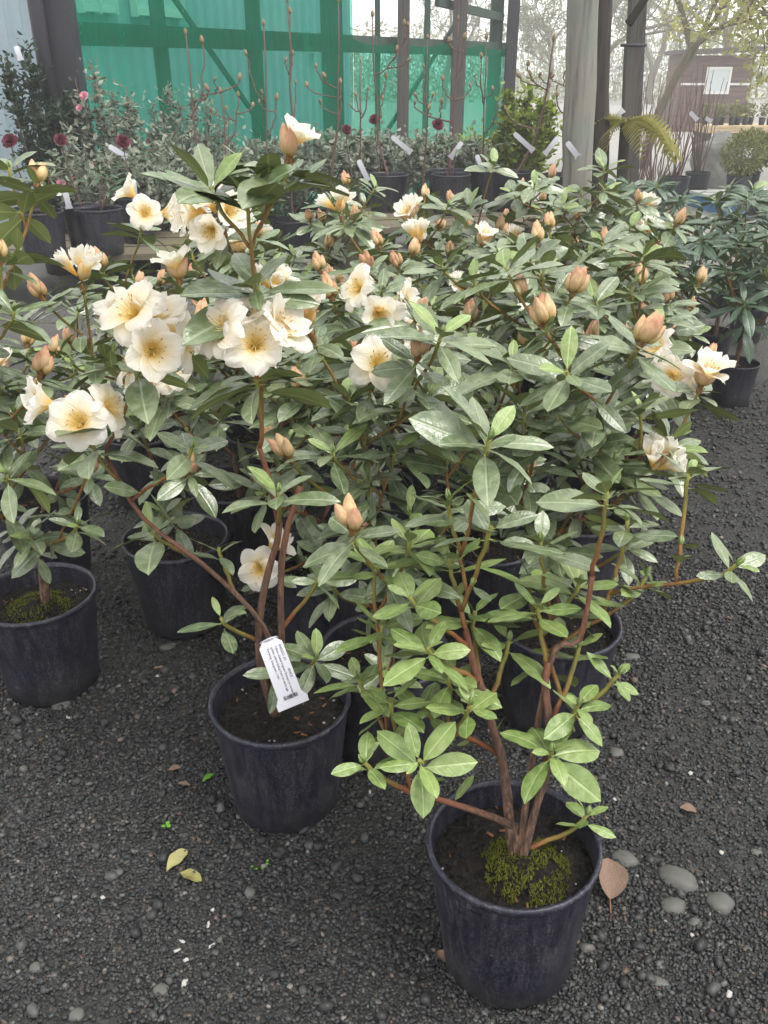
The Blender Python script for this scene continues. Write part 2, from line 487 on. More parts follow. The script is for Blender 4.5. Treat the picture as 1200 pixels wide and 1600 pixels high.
def m_net():
    k = NT('green_shade_net')
    o = k.pos()
    fold = k.noise(k.scaled(o, (2.2, 2.2, 0.8)), 1.0, 5.0, 0.65)
    c = k.mix(fold, srgb(0, 112, 84), srgb(2, 152, 116))
    d = k.n('BsdfDiffuse'); k.l(c, d.inputs[0])
    t = k.n('BsdfTranslucent'); k.l(c, t.inputs[0])
    mx = k.n('MixShader'); mx.inputs[0].default_value = 0.6
    k.l(d.outputs[0], mx.inputs[1]); k.l(t.outputs[0], mx.inputs[2])
    tr = k.n('BsdfTransparent')
    tr.inputs[0].default_value = (0.42, 1.0, 0.84, 1)
    m2 = k.n('MixShader')
    k.l(k.math('ADD', 0.36, k.math('MULTIPLY', fold, 0.45)), m2.inputs[0])
    k.l(tr.outputs[0], m2.inputs[1]); k.l(mx.outputs[0], m2.inputs[2])
    k.l(m2.outputs[0], k.out.inputs['Surface'])
    return k.m
M_NET = m_net()

# ------------------------------------------------------------------ the ground
def ground_z(x, y):
    d = mnoise.noise(Vector((x * 1.3, y * 1.3, 3.1))) * 0.012 + mnoise.noise(Vector((x * 5, y * 5, 1.7))) * 0.004
    return d * max(0.0, min(1.0, (9 - y) / 4))
mb = MB()
xs = [-400, -120, -40, -16, -8] + [-5 + i * 0.08 for i in range(126)] + [8, 16, 40, 120, 400]
ys = [-60, -10, -2] + [0.2 + i * 0.08 for i in range(90)] + [7.8, 9, 12, 18, 30, 60, 140, 700]
nx = len(xs)
mb.add([(x, y, ground_z(x, y) if abs(x) < 6 and 0 < y < 8 else 0) for y in ys for x in xs],
       [(j * nx + i, j * nx + i + 1, (j + 1) * nx + i + 1, (j + 1) * nx + i) for j in range(len(ys) - 1) for i in range(nx - 1)])
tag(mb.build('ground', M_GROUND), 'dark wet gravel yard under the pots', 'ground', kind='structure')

# loose gravel: uncountable little stones, one mesh
def gravel():
    r = np.random.default_rng(5)
    pts = []
    def zone(n, y0, y1, s0, s1, keep=1.0):
        y = r.uniform(y0, y1, n)
        half = 0.47 * np.sqrt(y * y + CAM_H**2) + 0.06
        x = r.uniform(-1, 1, n) * (0.47 * math.sqrt(y1 * y1 + CAM_H**2) + 0.06)
        ok = np.abs(x) < half
        s = s0 + (s1 - s0) * r.random(n) ** 2.2
        pts.append(np.stack([x, y, s], 1)[ok])
    zone(44000, 0.80, 1.55, 0.0026, 0.0056)
    zone(26000, 1.55, 2.4, 0.0034, 0.0068)
    zone(15000, 2.4, 4.2, 0.0050, 0.0095)
    zone(1500, 0.80, 2.6, 0.007, 0.014)
    P = np.concatenate(pts)
    patch = np.array([mnoise.noise(Vector((px * 2.3, py * 2.3, 7.7))) + 0.4 * mnoise.noise(Vector((px * 7, py * 7, 2.2))) for px, py, _ in P])
    P = P[(patch < 0.16) | (r.random(len(P)) < 0.45)]
    n = len(P)
    base = np.array([(i, j, k) for k in (-1, 1) for j in (-1, 1) for i in (-1, 1)], float) * 0.62
    base = np.concatenate([base, [[1, 0, 0], [-1, 0, 0], [0, 1, 0], [0, -1, 0], [0, 0, 0.95], [0, 0, -0.95]]])
    # octa-cube: each cube face fanned to a raised centre
    faces = []
    quads = {8: (1, 3, 7, 5), 9: (0, 4, 6, 2), 10: (2, 6, 7, 3), 11: (0, 1, 5, 4), 12: (4, 5, 7, 6)}
    for c, q in quads.items():
        for a in range(4): faces.append((q[a], q[(a + 1) % 4], c))
    faces = np.array(faces)
    v = base[None] + r.normal(0, 0.10, (n, 14, 3))
    v *= np.stack([r.uniform(0.8, 1.35, n), r.uniform(0.7, 1.1, n), r.uniform(0.5, 0.85, n)], 1)[:, None, :]
    a = r.uniform(0, 2 * math.pi, n); tl = r.normal(0, 0.35, n)
    ca, sa, ct, st = np.cos(a), np.sin(a), np.cos(tl), np.sin(tl)
    x, y, z = v[..., 0].copy(), v[..., 1].copy(), v[..., 2].copy()
    y, z = y * ct[:, None] - z * st[:, None], y * st[:, None] + z * ct[:, None]
    x, y = x * ca[:, None] - y * sa[:, None], x * sa[:, None] + y * ca[:, None]
    gz = np.array([ground_z(px, py) for px, py, _ in P])
    v = np.stack([x, y, z], -1) * P[:, 2][:, None, None]
    v[..., 0] += P[:, 0][:, None]; v[..., 1] += P[:, 1][:, None]
    v[..., 2] += (gz + P[:, 2] * r.uniform(0.15, 0.75, n))[:, None]
    nf = len(faces)
    F = (faces[None] + (np.arange(n) * 14)[:, None, None]).reshape(-1)
    me = bpy.data.meshes.new('gravel')
    me.vertices.add(n * 14); me.vertices.foreach_set('co', v.reshape(-1))
    me.loops.add(len(F)); me.loops.foreach_set('vertex_index', F.astype(np.int32))
    me.polygons.add(n * nf)
    me.polygons.foreach_set('loop_start', np.arange(0, n * nf * 3, 3, dtype=np.int32))
    me.polygons.foreach_set('use_smooth', np.ones(n * nf, bool))
    me.materials.append(M_GRAVEL)
    me.update(calc_edges=True)
    tag(put('gravel', me), 'small loose dark grey stones scattered over the yard', 'gravel', kind='stuff')
gravel()

# ------------------------------------------------------------------ shared plant meshes
def leaf_mesh(name, mats, wr=0.40, arch=0.18, fold=0.10, curl=0.10, wave=0.012, tip=0.5, seed=0, nl=8, stalk=0.07):
    """one leaf of length 1 along +X, upper side +Z"""
    rr = random.Random(seed)
    ph = rr.uniform(0, 6)
    tw = rr.uniform(-0.25, 0.25)
    mb = MB()
    def pt(s, v, off):
        x = stalk + (1 - stalk) * s
        w = wr / 2 * (math.sin(math.pi * min(1, s ** 1.08)) ** 0.66 if 0 < s < 1 else 0.0)
        w = max(w, 0.012 if s < 0.5 else 0.002)
        yy = v * w
        z = -arch * s * s + 0.10 * s * (1 - s) + fold * abs(yy) - curl * (abs(v) ** 3) * w + wave * math.sin(s * 13 + ph + v * 1.5) * abs(v)
        z += tw * yy * s
        return (x * (1 - 0.04 * arch), yy, z + off)
    vv = (-1, -0.55, 0, 0.55, 1)
    for layer, off in ((0, 0.0), (1, -0.006)):
        V = [pt(i / nl, v, off) for i in range(nl + 1) for v in vv]
        F = []
        for i in range(nl):
            for j in range(4):
                q = (i * 5 + j, (i + 1) * 5 + j, (i + 1) * 5 + j + 1, i * 5 + j + 1)
                F.append(q if layer == 0 else q[::-1])
        mb.add(V, F, layer)
    # leaf stalk
    mb.tube([(-0.01, 0, -0.01), (stalk * 0.5, 0, -0.006), (stalk + 0.05, 0, -0.006)], [0.013, 0.011, 0.009], 4, False, 1)
    return mb.mesh(name, mats)
def leaf_set(top, under, n=6, wr=(0.35, 0.46), arch=(-0.10, 0.22), seed=0):
    rr = random.Random(seed)
    return [leaf_mesh('leaf', [top, under], rr.uniform(*wr), rr.uniform(*arch), rr.uniform(0.05, 0.28), rr.uniform(0.0, 0.25), rr.uniform(0.004, 0.016), 0.5, seed * 31 + i) for i in range(n)]
LS_SAGE = leaf_set(M_LEAF, M_UNDER, 8, seed=1)
LS_FRESH = leaf_set(M_FRESH, M_UNDER, 8, (0.37, 0.47), (-0.08, 0.20), seed=2)
LS_YOUNG = leaf_set(M_YOUNG, M_UNDER, 4, (0.36, 0.44), (0.0, 0.12), seed=3)
LS_DARK = leaf_set(M_DARK, M_UNDERD, 6, (0.22, 0.30), (0.05, 0.35), seed=4)

PROF = {0: [(.07, 0), (.15, .22), (.32, .42), (.60, .52), (.86, .50), (1.02, .40)],
        1: [(.07, 0), (.15, .26), (.30, .52), (.52, .74), (.74, .88), (.90, .92)],
        2: [(.07, 0), (.14, .30), (.23, .60), (.31, .88), (.35, 1.10), (.33, 1.24)]}
HW = [0.07, 0.16, 0.34, 0.48, 0.51, 0.42, 0.14]
def interp(tab, t):
    k = t * (len(tab) - 1); i = min(int(k), len(tab) - 2); u = k - i
    a, b = tab[i], tab[i + 1]
    if isinstance(a, tuple): return tuple(lerp(p, q, u) for p, q in zip(a, b))
    return lerp(a, b, u)
def petal_mesh(op, seed):
    rr = random.Random(seed)
    p1, p2, am = rr.uniform(0, 6), rr.uniform(0, 6), rr.uniform(0.07, 0.13)
    ns, vv = 9, [-1, -0.66, -0.33, 0, 0.33, 0.66, 1]
    wsc = (1.0, 0.95, 0.8)[op] * rr.uniform(0.92, 1.06)
    V, A = [], []
    for i in range(ns + 1):
        s = i / ns
        for v in vv:
            ss = s * (1 - 0.05 * (1 - abs(v)) * (s > 0.9))      # shallow notch
            r, z = interp(PROF[op], ss)
            h = interp(HW, s) * wsc
            r2 = r * (1 - 0.04 * v * v)
            ang = h * v / max(r2, 0.30)
            ruff = am * math.sin(v * 4.2 + p1 + s * 2) * s * s * (0.4 + abs(v)) + 0.045 * math.sin(v * 9 + p2) * s ** 3 - 0.05 * math.exp(-(v * 5) ** 2) * s
            V.append((r2 * math.cos(ang), r2 * math.sin(ang), z + ruff - 0.05 * v * v * s))
            A.append(s)
    n = len(vv)
    F = [(i * n + j, (i + 1) * n + j, (i + 1) * n + j + 1, i * n + j + 1) for i in range(ns) for j in range(n - 1)]
    mb = MB(); mb.add(V, F, 0, A)
    return mb.mesh('petal', M_PETAL)
PETALS = {op: [petal_mesh(op, op * 10 + i) for i in range(4)] for op in (0, 1, 2)}
def throat_mesh():
    mb = MB()
    mb.lathe([(0.0, -0.12), (0.045, -0.10), (0.075, 0.0), (0.13, 0.20), (0.155, 0.27)], 10, 0, at=[0.02] * 5)
    mb.tube([(0, 0, -0.55), (0, 0, -0.3), (0, 0, -0.08)], [0.022, 0.022, 0.035], 5, True, 1)
    return mb.mesh('flower', [M_PETAL, M_SCALE])
THROAT = throat_mesh()
def stamen_mesh():
    rr = random.Random(3); mb = MB()
    for i in range(10):
        a = i * 0.63 + rr.uniform(-.2, .2); t = rr.uniform(0.13, 0.36)
        e = Vector((t * math.cos(a), t * math.sin(a), rr.uniform(0.55, 0.8)))
        mid = Vector((e.x * 0.3, e.y * 0.3, 0.4))
        mb.tube([(0, 0, 0.05), mid, e], [0.011, 0.010, 0.009], 4, False, 0)
        d = (e - mid).normalized() * 0.05
        mb.tube([e - d * 0.5, e + d * 0.5, e + d * 1.3], [0.012, 0.019, 0.010], 5, True, 1)
    return mb.mesh('stamen', [M_FILAMENT, M_ANTHER])
STAMEN = stamen_mesh()
def bud_mesh(seed, fat=0.26):
    rr = random.Random(seed); mb = MB(); seg, nz = 15, 9
    V, A = [], []
    for i in range(nz + 1):
        z = i / nz
        r = fat * (math.sin(math.pi * (0.05 + 0.93 * z ** 0.8)) ** 0.8)
        for k in range(seg):
            th = 2 * math.pi * k / seg
            lob = 0.80 + 0.26 * abs(math.cos(2.5 * (th + 1.3 * z + seed)))
            V.append((r * lob * math.cos(th) + 0.05 * z * z * math.sin(seed), r * lob * math.sin(th) + 0.05 * z * z * math.cos(seed * 2), z)); A.append(max(z, 0.01))
    F = [(i * seg + k, i * seg + (k + 1) % seg, (i + 1) * seg + (k + 1) % seg, (i + 1) * seg + k) for i in range(nz) for k in range(seg)]
    F.append(tuple(nz * seg + k for k in range(seg)))
    mb.add(V, F, 0, A)
    return mb.mesh('flower_bud', M_BUD)
BUDS = [bud_mesh(i, 0.22 + 0.02 * i) for i in range(4)]
def scale_mesh():
    mb = MB()
    for i in range(9):
        a = i * 2.4; q = i / 9
        d = Vector((math.cos(a), math.sin(a), 0)); s = Vector((-d.y, d.x, 0))
        b = d * 0.25 * (1 - 0.2 * q) + Vector((0, 0, q * 0.5))
        mb.add([b - s * 0.12, b + s * 0.12, b + d * 0.22 + Vector((0, 0, 0.42)) + s * 0.05, b + d * 0.22 + Vector((0, 0, 0.42)) - s * 0.05], [(0, 1, 2, 3)])
    mb.lathe([(0.16, -0.3), (0.28, 0.0), (0.26, 0.35), (0.1, 0.6)], 9)
    return mb.mesh('bud_scale', M_SCALE)
SCALE = scale_mesh()

def pot_meshes(rt, rb, h, seed):
    rr = random.Random(seed)
    body = MB()
    body.lathe([(0.0, 0.004), (rb * 0.9, 0.0), (rb, 0.008), (rb + (rt - rb) * 0.25, h * 0.28), (rb + (rt - rb) * 0.86, h * 0.86), (rb + (rt - rb) * 0.875, h * 0.865), (rt * 0.985, h * 0.955)], 48)
    body.lathe([(rt * 0.965, h * 0.955), (rt * 0.955, h * 0.80), (rt * 0.93, h * 0.68)], 48)
    rim = MB()
    t = h * 0.055
    rim.lathe([(rt * 0.985, h - t), (rt * 1.015, h - t * 0.9), (rt * 1.028, h - t * 0.5), (rt * 1.024, h - t * 0.08), (rt * 1.0, h), (rt * 0.972, h - t * 0.05), (rt * 0.962, h - t * 0.7)], 48)
    soil = MB()
    n, V = 40, []
    zs = h * 0.80
    rings = 12
    for i in range(rings + 1):
        r = rt * 0.955 * i / rings
        for k in range(n):
            a = 2 * math.pi * k / n
            x, y = r * math.cos(a), r * math.sin(a)
            z = zs + 0.010 * (1 - (i / rings) ** 2) + 0.007 * mnoise.noise(Vector((x * 40 + seed, y * 40, 0))) + 0.005 * mnoise.noise(Vector((x * 110, y * 110, seed)))
            V.append((x, y, z))
    soil.add(V, [(i * n + k, i * n + (k + 1) % n, (i + 1) * n + (k + 1) % n, (i + 1) * n + k) for i in range(rings) for k in range(n)][::1])
    for q in range(26):                                     # perlite and bark bits worked into the soil
        a, r = rr.uniform(0, 6.28), rt * 0.9 * math.sqrt(rr.random())
        s = rr.uniform(0.0015, 0.0038)
        M = Matrix.Rotation(rr.uniform(0, 3), 3, 'Z') @ Matrix.Rotation(rr.uniform(-.5, .5), 3, 'X')
        white = rr.random() < 0.45
        soil.box((r * math.cos(a), r * math.sin(a), zs + 0.008 * (1 - r / rt) + 0.004), (s * (1.4 if white else 4), s * 1.2, s * 0.7), M, 1 if white else 2)
    return body.mesh('pot', M_POT), rim.mesh('rim', M_POT), soil.mesh('soil', [M_SOIL, M_CHIP, M_WOODCHIP])
POTSETS = {}
def add_pot(root, rt=0.14, rb=0.112, h=0.27, seed=0, tilt=(0, 0)):
    key = (rt, rb, h, seed % 3)
    if key not in POTSETS: POTSETS[key] = pot_meshes(rt, rb, h, seed % 3)
    b, r, s = POTSETS[key]
    M = Matrix.Rotation(tilt[0], 4, 'X') @ Matrix.Rotation(tilt[1], 4, 'Y') @ Matrix.Rotation(rng.uniform(0, 6), 4, 'Z')
    pot = put('pot', b, root, M)
    put('rim', r, pot)
    put('soil', s, root, M)
    return h * 0.80

def add_moss(root, c, rad, hgt, n=1500, seed=0):
    rr = random.Random(seed); mb = MB()
    ns, nr = 22, 7
    V = []
    for i in range(nr + 1):
        q = i / nr
        for k in range(ns):
            a = 2 * math.pi * k / ns
            r = rad * q * (1 + 0.25 * mnoise.noise(Vector((math.cos(a) * 2 + seed, math.sin(a) * 2, 0))))
            x, y = r * math.cos(a), r * math.sin(a)
            V.append((x, y, hgt * (1 - q ** 2.2) + 0.008 * mnoise.noise(Vector((x * 60, y * 60, seed))) - 0.012 * q))
    mb.add(V, [(i * ns + k, i * ns + (k + 1) % ns, (i + 1) * ns + (k + 1) % ns, (i + 1) * ns + k) for i in range(nr) for k in range(ns)], 1)
    for _ in range(n):
        a, q = rr.uniform(0, 6.28), math.sqrt(rr.random())
        if mnoise.noise(Vector((math.cos(a) * q * 3 + seed, math.sin(a) * q * 3, 5))) < -0.18: continue
        x, y = rad * q * math.cos(a), rad * q * math.sin(a)
        z = hgt * (1 - q ** 2.2) - 0.004
        L = rr.uniform(0.004, 0.009); d = Vector((rr.uniform(-.6, .6), rr.uniform(-.6, .6), 1)).normalized() * L
        s = Vector((rr.uniform(-1, 1), rr.uniform(-1, 1), 0)).normalized() * 0.0013
        p = Vector((x, y, z))
        mb.add([p - s, p + s, p + d], [(0, 1, 2)])
    o = mb.build('moss', [M_MOSS, M_SOIL], root, Matrix.Translation(c))
    o['kind'] = 'stuff'

UP = Vector((0, 0, 1))
def add_leaf(root, ls, P, d, up, L, r):
    M = Matrix.Translation(P) @ frame(d, up) @ Matrix.Rotation(r.gauss(0, 0.28), 4, 'X')
    w = r.uniform(0.82, 1.14)
    put('leaf', r.choice(ls), root, M @ Matrix.Diagonal((L, L * w, L * w, 1)))
def whorl(root, P, ax, n, L, r, ls, young=None, e0=-0.15, e1=0.95, sp=0.024):
    t1 = ax.orthogonal().normalized(); t2 = ax.cross(t1)
    a0 = r.uniform(0, 6.28)
    for i in range(n):
        q = i / max(1, n - 1)
        a = a0 + i * 2.39996 + r.gauss(0, 0.12)
        rad = t1 * math.cos(a) + t2 * math.sin(a)
        el = lerp(e0, e1, q ** 1.3) + r.gauss(0, 0.10)
        d = rad * math.cos(el) + ax * math.sin(el)
        Li = L * lerp(1.0, 0.55, q ** 2.0) * r.uniform(0.76, 1.18)
        add_leaf(root, (young if young and q > 0.86 else ls), P - ax * sp * (1 - q) + rad * 0.002, d, ax + rad * -0.2, Li, r)
    if r.random() < 0.7:      # resting leaf bud in the middle
        put('leaf_bud', LEAFBUD, root, Matrix.Translation(P) @ zframe(ax) @ Matrix.Scale(0.016, 4))
def leafbud_mesh():
    mb = MB()
    for i in range(3):
        a = i * 2.1
        c = Vector((0.12 * math.cos(a), 0.12 * math.sin(a), 0))
        mb.tube([c, c * 1.6 + Vector((0, 0, 0.5)), c * 0.6 + Vector((0, 0, 1.1))], [0.12, 0.16, 0.02], 6)
    return mb.mesh('leaf_bud', M_YOUNG)
LEAFBUD = leafbud_mesh()
def add_flower(root, P, d, size, op, r):
    f = put('flower', THROAT, root, Matrix.Translation(P) @ zframe(d, r.uniform(0, 6)) @ Matrix.Scale(size, 4))
    n = 6
    for i in range(n):
        M = Matrix.Rotation(i * 2 * math.pi / n + r.gauss(0, 0.07), 4, 'Z') @ Matrix.Rotation(r.gauss(0, 0.10) + (0.05 if i % 2 else -0.05), 4, 'Y') @ Matrix.Scale(r.uniform(0.92, 1.07), 4)
        put('petal', r.choice(PETALS[op]), f, M)
    if op < 2: put('stamen', STAMEN, f)
    return f
def truss(root, P, ax, kind, r, k=1.25):
    """flowers and buds on one branch tip"""
    t1 = ax.orthogonal().normalized(); t2 = ax.cross(t1)
    view = Vector((0, -1, 0.35))
    put('bud_scale', SCALE, root, Matrix.Translation(P) @ zframe(ax) @ Matrix.Scale(0.020 * k, 4))
    if kind in ('flower', 'flower2', 'flower1'):
        n = {'flower': 5, 'flower2': 3, 'flower1': 2}[kind]
        a0 = math.atan2(view.dot(t2), view.dot(t1)) + r.uniform(-0.5, 0.5)
        for i in range(n):
            a = a0 + ((i + 1) // 2) * (1 if i % 2 else -1) * (1.05 if n > 3 else 1.3) + r.gauss(0, 0.1)
            el = r.uniform(0.25, 0.55) if i < 3 else r.uniform(0.4, 0.9)
            d = ((t1 * math.cos(a) + t2 * math.sin(a)) * math.cos(el) + ax * math.sin(el)).normalized()
            add_flower(root, P + ax * (0.022 + 0.012 * (i % 3)) * k + d * 0.030 * k, d, r.uniform(0.040, 0.048) * k, 0 if r.random() < 0.55 else 1, r)
        if n >= 5: add_flower(root, P + ax * 0.05 * k, (ax + view * 0.35).normalized(), 0.046 * k, 1, r)
    elif kind == 'half':
        for i in range(3):
            a = i * 2.1 + r.uniform(0, 1); d = (ax + (t1 * math.cos(a) + t2 * math.sin(a)) * 0.75).normalized()
            add_flower(root, P + ax * 0.02 * k + d * 0.016 * k, d, 0.040 * k, 2 if i else 1, r)
        put('flower_bud', r.choice(BUDS), root, Matrix.Translation(P + ax * 0.02 * k) @ zframe((ax + t1 * 0.5).normalized()) @ Matrix.Scale(0.045 * k, 4))
    elif kind == 'mixtop':
        add_flower(root, P + ax * 0.02 * k, (ax + Vector((0.25, -0.2, 0))).normalized(), 0.034 * k, 1, r)
        for i in range(3):
            a = 2.0 + i * 0.9; d = (ax + (t1 * math.cos(a) + t2 * math.sin(a)) * 0.5).normalized()
            put('flower_bud', r.choice(BUDS), root, Matrix.Translation(P + ax * 0.012 * k) @ zframe(d) @ Matrix.Scale(0.040 * k, 4))
    elif kind == 'mix':
        d = (ax + view * 0.4).normalized()
        add_flower(root, P + ax * 0.02 * k, d, 0.046 * k, 1, r)
        for i in range(3):
            a = i * 2.3 + r.uniform(0, 1); d = (ax + (t1 * math.cos(a) + t2 * math.sin(a)) * 0.6).normalized()
            put('flower_bud', r.choice(BUDS), root, Matrix.Translation(P + ax * 0.012 * k) @ zframe(d) @ Matrix.Scale(r.uniform(0.042, 0.052) * k, 4))
    else:
        n = {'bud': 6, 'budbig': 7, 'bud3': 3}[kind]
        sc = {'bud': 0.038, 'budbig': 0.046, 'bud3': 0.040}[kind] * k
        spread = {'bud': 0.16, 'budbig': 0.26, 'bud3': 0.34}[kind]
        for i in range(n):
            a = i * 2.4 + r.uniform(-.2, .2); q = i / n
            off = (t1 * math.cos(a) + t2 * math.sin(a))
            d = (ax + off * spread * (0.4 + q)).normalized()
            put('flower_bud', r.choice(BUDS), root, Matrix.Translation(P + ax * (0.014 - 0.010 * q) * k + off * 0.009 * q * k) @ zframe(d, r.uniform(0, 6)) @ Matrix.Scale(sc * r.uniform(0.85, 1.05) * (1.0 - 0.18 * q), 4))

def rhododendron(X, Y, label, tips, seed, ls=LS_SAGE, young=LS_YOUNG, pot=(0.14, 0.112, 0.27), tilt=(0, 0), trunk_r=0.0105,
                 group='potted cream rhododendrons', cat='potted plant', name='potted_rhododendron', mid=(4, 6), fork=0.10, zbase=None, leafsc=1.25, mains=()):
    """tips: list of (world position, kind, leaf count, leaf length)"""
    r = random.Random(seed)
    gz = ground_z(X, Y) if zbase is None else zbase
    root = empty(name, (X, Y, gz))
    tag(root, label, cat, group)
    zs = add_pot(root, *pot, seed=seed, tilt=tilt)
    base = Vector((r.uniform(-.012, .012), r.uniform(-.012, .012), zs))
    T = [(Vector(p) - Vector((X, Y, gz)), k, n, L) for p, k, n, L in tips]
    cen = sum((t[0] for t in T), Vector()) / max(1, len(T))
    top = base + Vector((cen.x * 0.25, cen.y * 0.25, fork + 0.05))
    nodes = []        # (point, radius)
    tp = bez(base - Vector((0, 0, 0.02)), base + Vector((r.uniform(-.02, .02), r.uniform(-.02, .02), fork * 0.4)), top - Vector((0, 0, fork * 0.3)), top, 6)
    tr = [trunk_r * (1.5 if i == 0 else 1.12 - 0.05 * i) for i in range(7)]
    mb = MB(); mb.tube(tp, tr, 8, True, 0, [1.0] * 7, 0.35, seed * 0.7)
    mb.build('trunk', M_STEM, root)
    for p, q in zip(tp[2:], tr[2:]): nodes.append((p, q, 1.0))
    for rows, ra, rb in mains:
        K = [at_y(*w) - Vector((X, Y, gz)) for w in rows]
        K = [base - Vector((0, 0, 0.02))] + K
        P = []
        for i in range(len(K) - 1):
            a0, a1, a2, a3 = K[max(0, i - 1)], K[i], K[i + 1], K[min(len(K) - 1, i + 2)]
            for q in range(4):
                t = q / 4
                P.append(0.5 * ((2 * a1) + (a2 - a0) * t + (2 * a0 - 5 * a1 + 4 * a2 - a3) * t * t + (3 * a1 - a0 - 3 * a2 + a3) * t ** 3))
        P.append(K[-1]); n = len(P)
        rr_ = [lerp(ra, rb, i / (n - 1)) for i in range(n)]
        ag = [max(0.45, 1.0 - 0.5 * i / n) for i in range(n)]
        mb = MB(); mb.tube(P, rr_, 9, True, 0, ag, 0.55, seed * 0.3 + len(nodes)); mb.build('branch', M_STEM, root)
        for i in range(n // 3, n): nodes.append((P[i], rr_[i], 0.9))
    T.sort(key=lambda t: (t[0] - top).length * (1.0 if t[0].z > top.z else 0.6))
    for P, kind, nleaf, L in T:
        best, bc = None, 1e9
        for nd in nodes:
            d = P - nd[0]
            hz = math.hypot(d.x, d.y)
            if d.length < 0.07: continue
            c = d.length + (0.5 if d.z < 0.02 else 0) + max(0, 0.10 - d.z) * 1.0 + max(0, hz - d.z * 1.1) * 0.55
            if nd[2] < 0.25: c += 0.12
            if c < bc: best, bc = nd, c
        A, ra, aa = best
        d = P - A; D = d.length
        out = Vector((d.x, d.y, 0)); out = out.normalized() if out.length > 1e-4 else Vector((0, 0, 1))
        if d.z > -0.02: ax = (UP * 0.85 + out * 0.38 * min(1, math.hypot(d.x, d.y) / 0.15) + Vector((r.gauss(0, .1), r.gauss(0, .1), 0))).normalized()
        else: ax = (UP * 0.35 + out).normalized()
        pts = bez(A, A + (d.normalized() * 0.6 + UP * 0.25 + out * 0.15) * D * 0.35, P - ax * D * 0.3, P, 8)
        for i in range(1, 8): pts[i] += Vector((r.gauss(0, .0013), r.gauss(0, .0013), 0))
        r0 = min(ra * 0.9, 0.0038 + 0.0045 * min(1, D / 0.5))
        rad = [lerp(r0, 0.0034, (i / 8) ** 0.8) for i in range(9)]
        ages = [max(0.02, min(1.0, min(aa, (1 - i / 8) * D / 0.33))) for i in range(9)]
        ages[8] = 0.02
        mb = MB(); mb.tube(pts, rad, 6, True, 0, ages); mb.build('branch', M_STEM, root)
        for i in range(2, 7): nodes.append((pts[i], rad[i], ages[i]))
        up_ = kind == 'leafup'
        if up_: kind = 'leaf'
        fl = kind != 'leaf'
        L *= leafsc
        ls_ = LS_SAGE if ls is LS_FRESH and P.z > 0.74 else ls
        whorl(root, P, ax, nleaf, L, r, ls_, None if fl else young, -0.18 if fl else 0.14 if up_ else -0.10, 0.25 if fl else 0.8 if up_ else 0.62)
        if fl: truss(root, P, ax, kind, r)
        # last year's leaves lower on the shoot
        if D > 0.14 and mid[1] > 0:
            m = r.randint(*mid)
            s = min(0.72, max(0.35, 1 - 0.16 / D))
            q = s * 8; i = int(q); Pm = pts[i].lerp(pts[min(8, i + 1)], q - i)
            axm = (pts[min(8, i + 1)] - pts[max(0, i - 1)]).normalized()
            whorl(root, Pm, axm, m, L * 0.95, r, ls_, None, -0.12, 0.18, 0.03)
    return root, zs

# ------------------------------------------------------------------ the cream rhododendrons
def H(*rows):
    """survey rows (photo x, photo y, distance, kind, leaves, leaf length) -> tips standing at that distance"""
    return [(at_y(a, b, c), k, n, L) for a, b, c, k, n, L in rows]
def fill(X, Y, n, zlo, zhi, rad, seed, p=(0.56, 0.40, 0.0, 0.02, 0.02), L=(0.078, 0.104)):
    r = random.Random(seed * 13 + 5); out = []
    for i in range(n):
        a = i * 2.4 + r.uniform(-.5, .5); q = math.sqrt((i + 0.6) / n)
        k = r.choices(('leaf', 'bud', 'flower2', 'half', 'mix'), p)[0]
        z = lerp(zhi, zlo, q ** 1.8) + r.uniform(-.09, .07) + (0.09 if k == 'leaf' and r.random() < 0.4 else 0)
        out.append((Vector((X + rad * q * math.cos(a), Y + rad * q * math.sin(a), z)), k, r.randint(8, 11), r.uniform(*L)))
    return out
N_ = 'leaf'
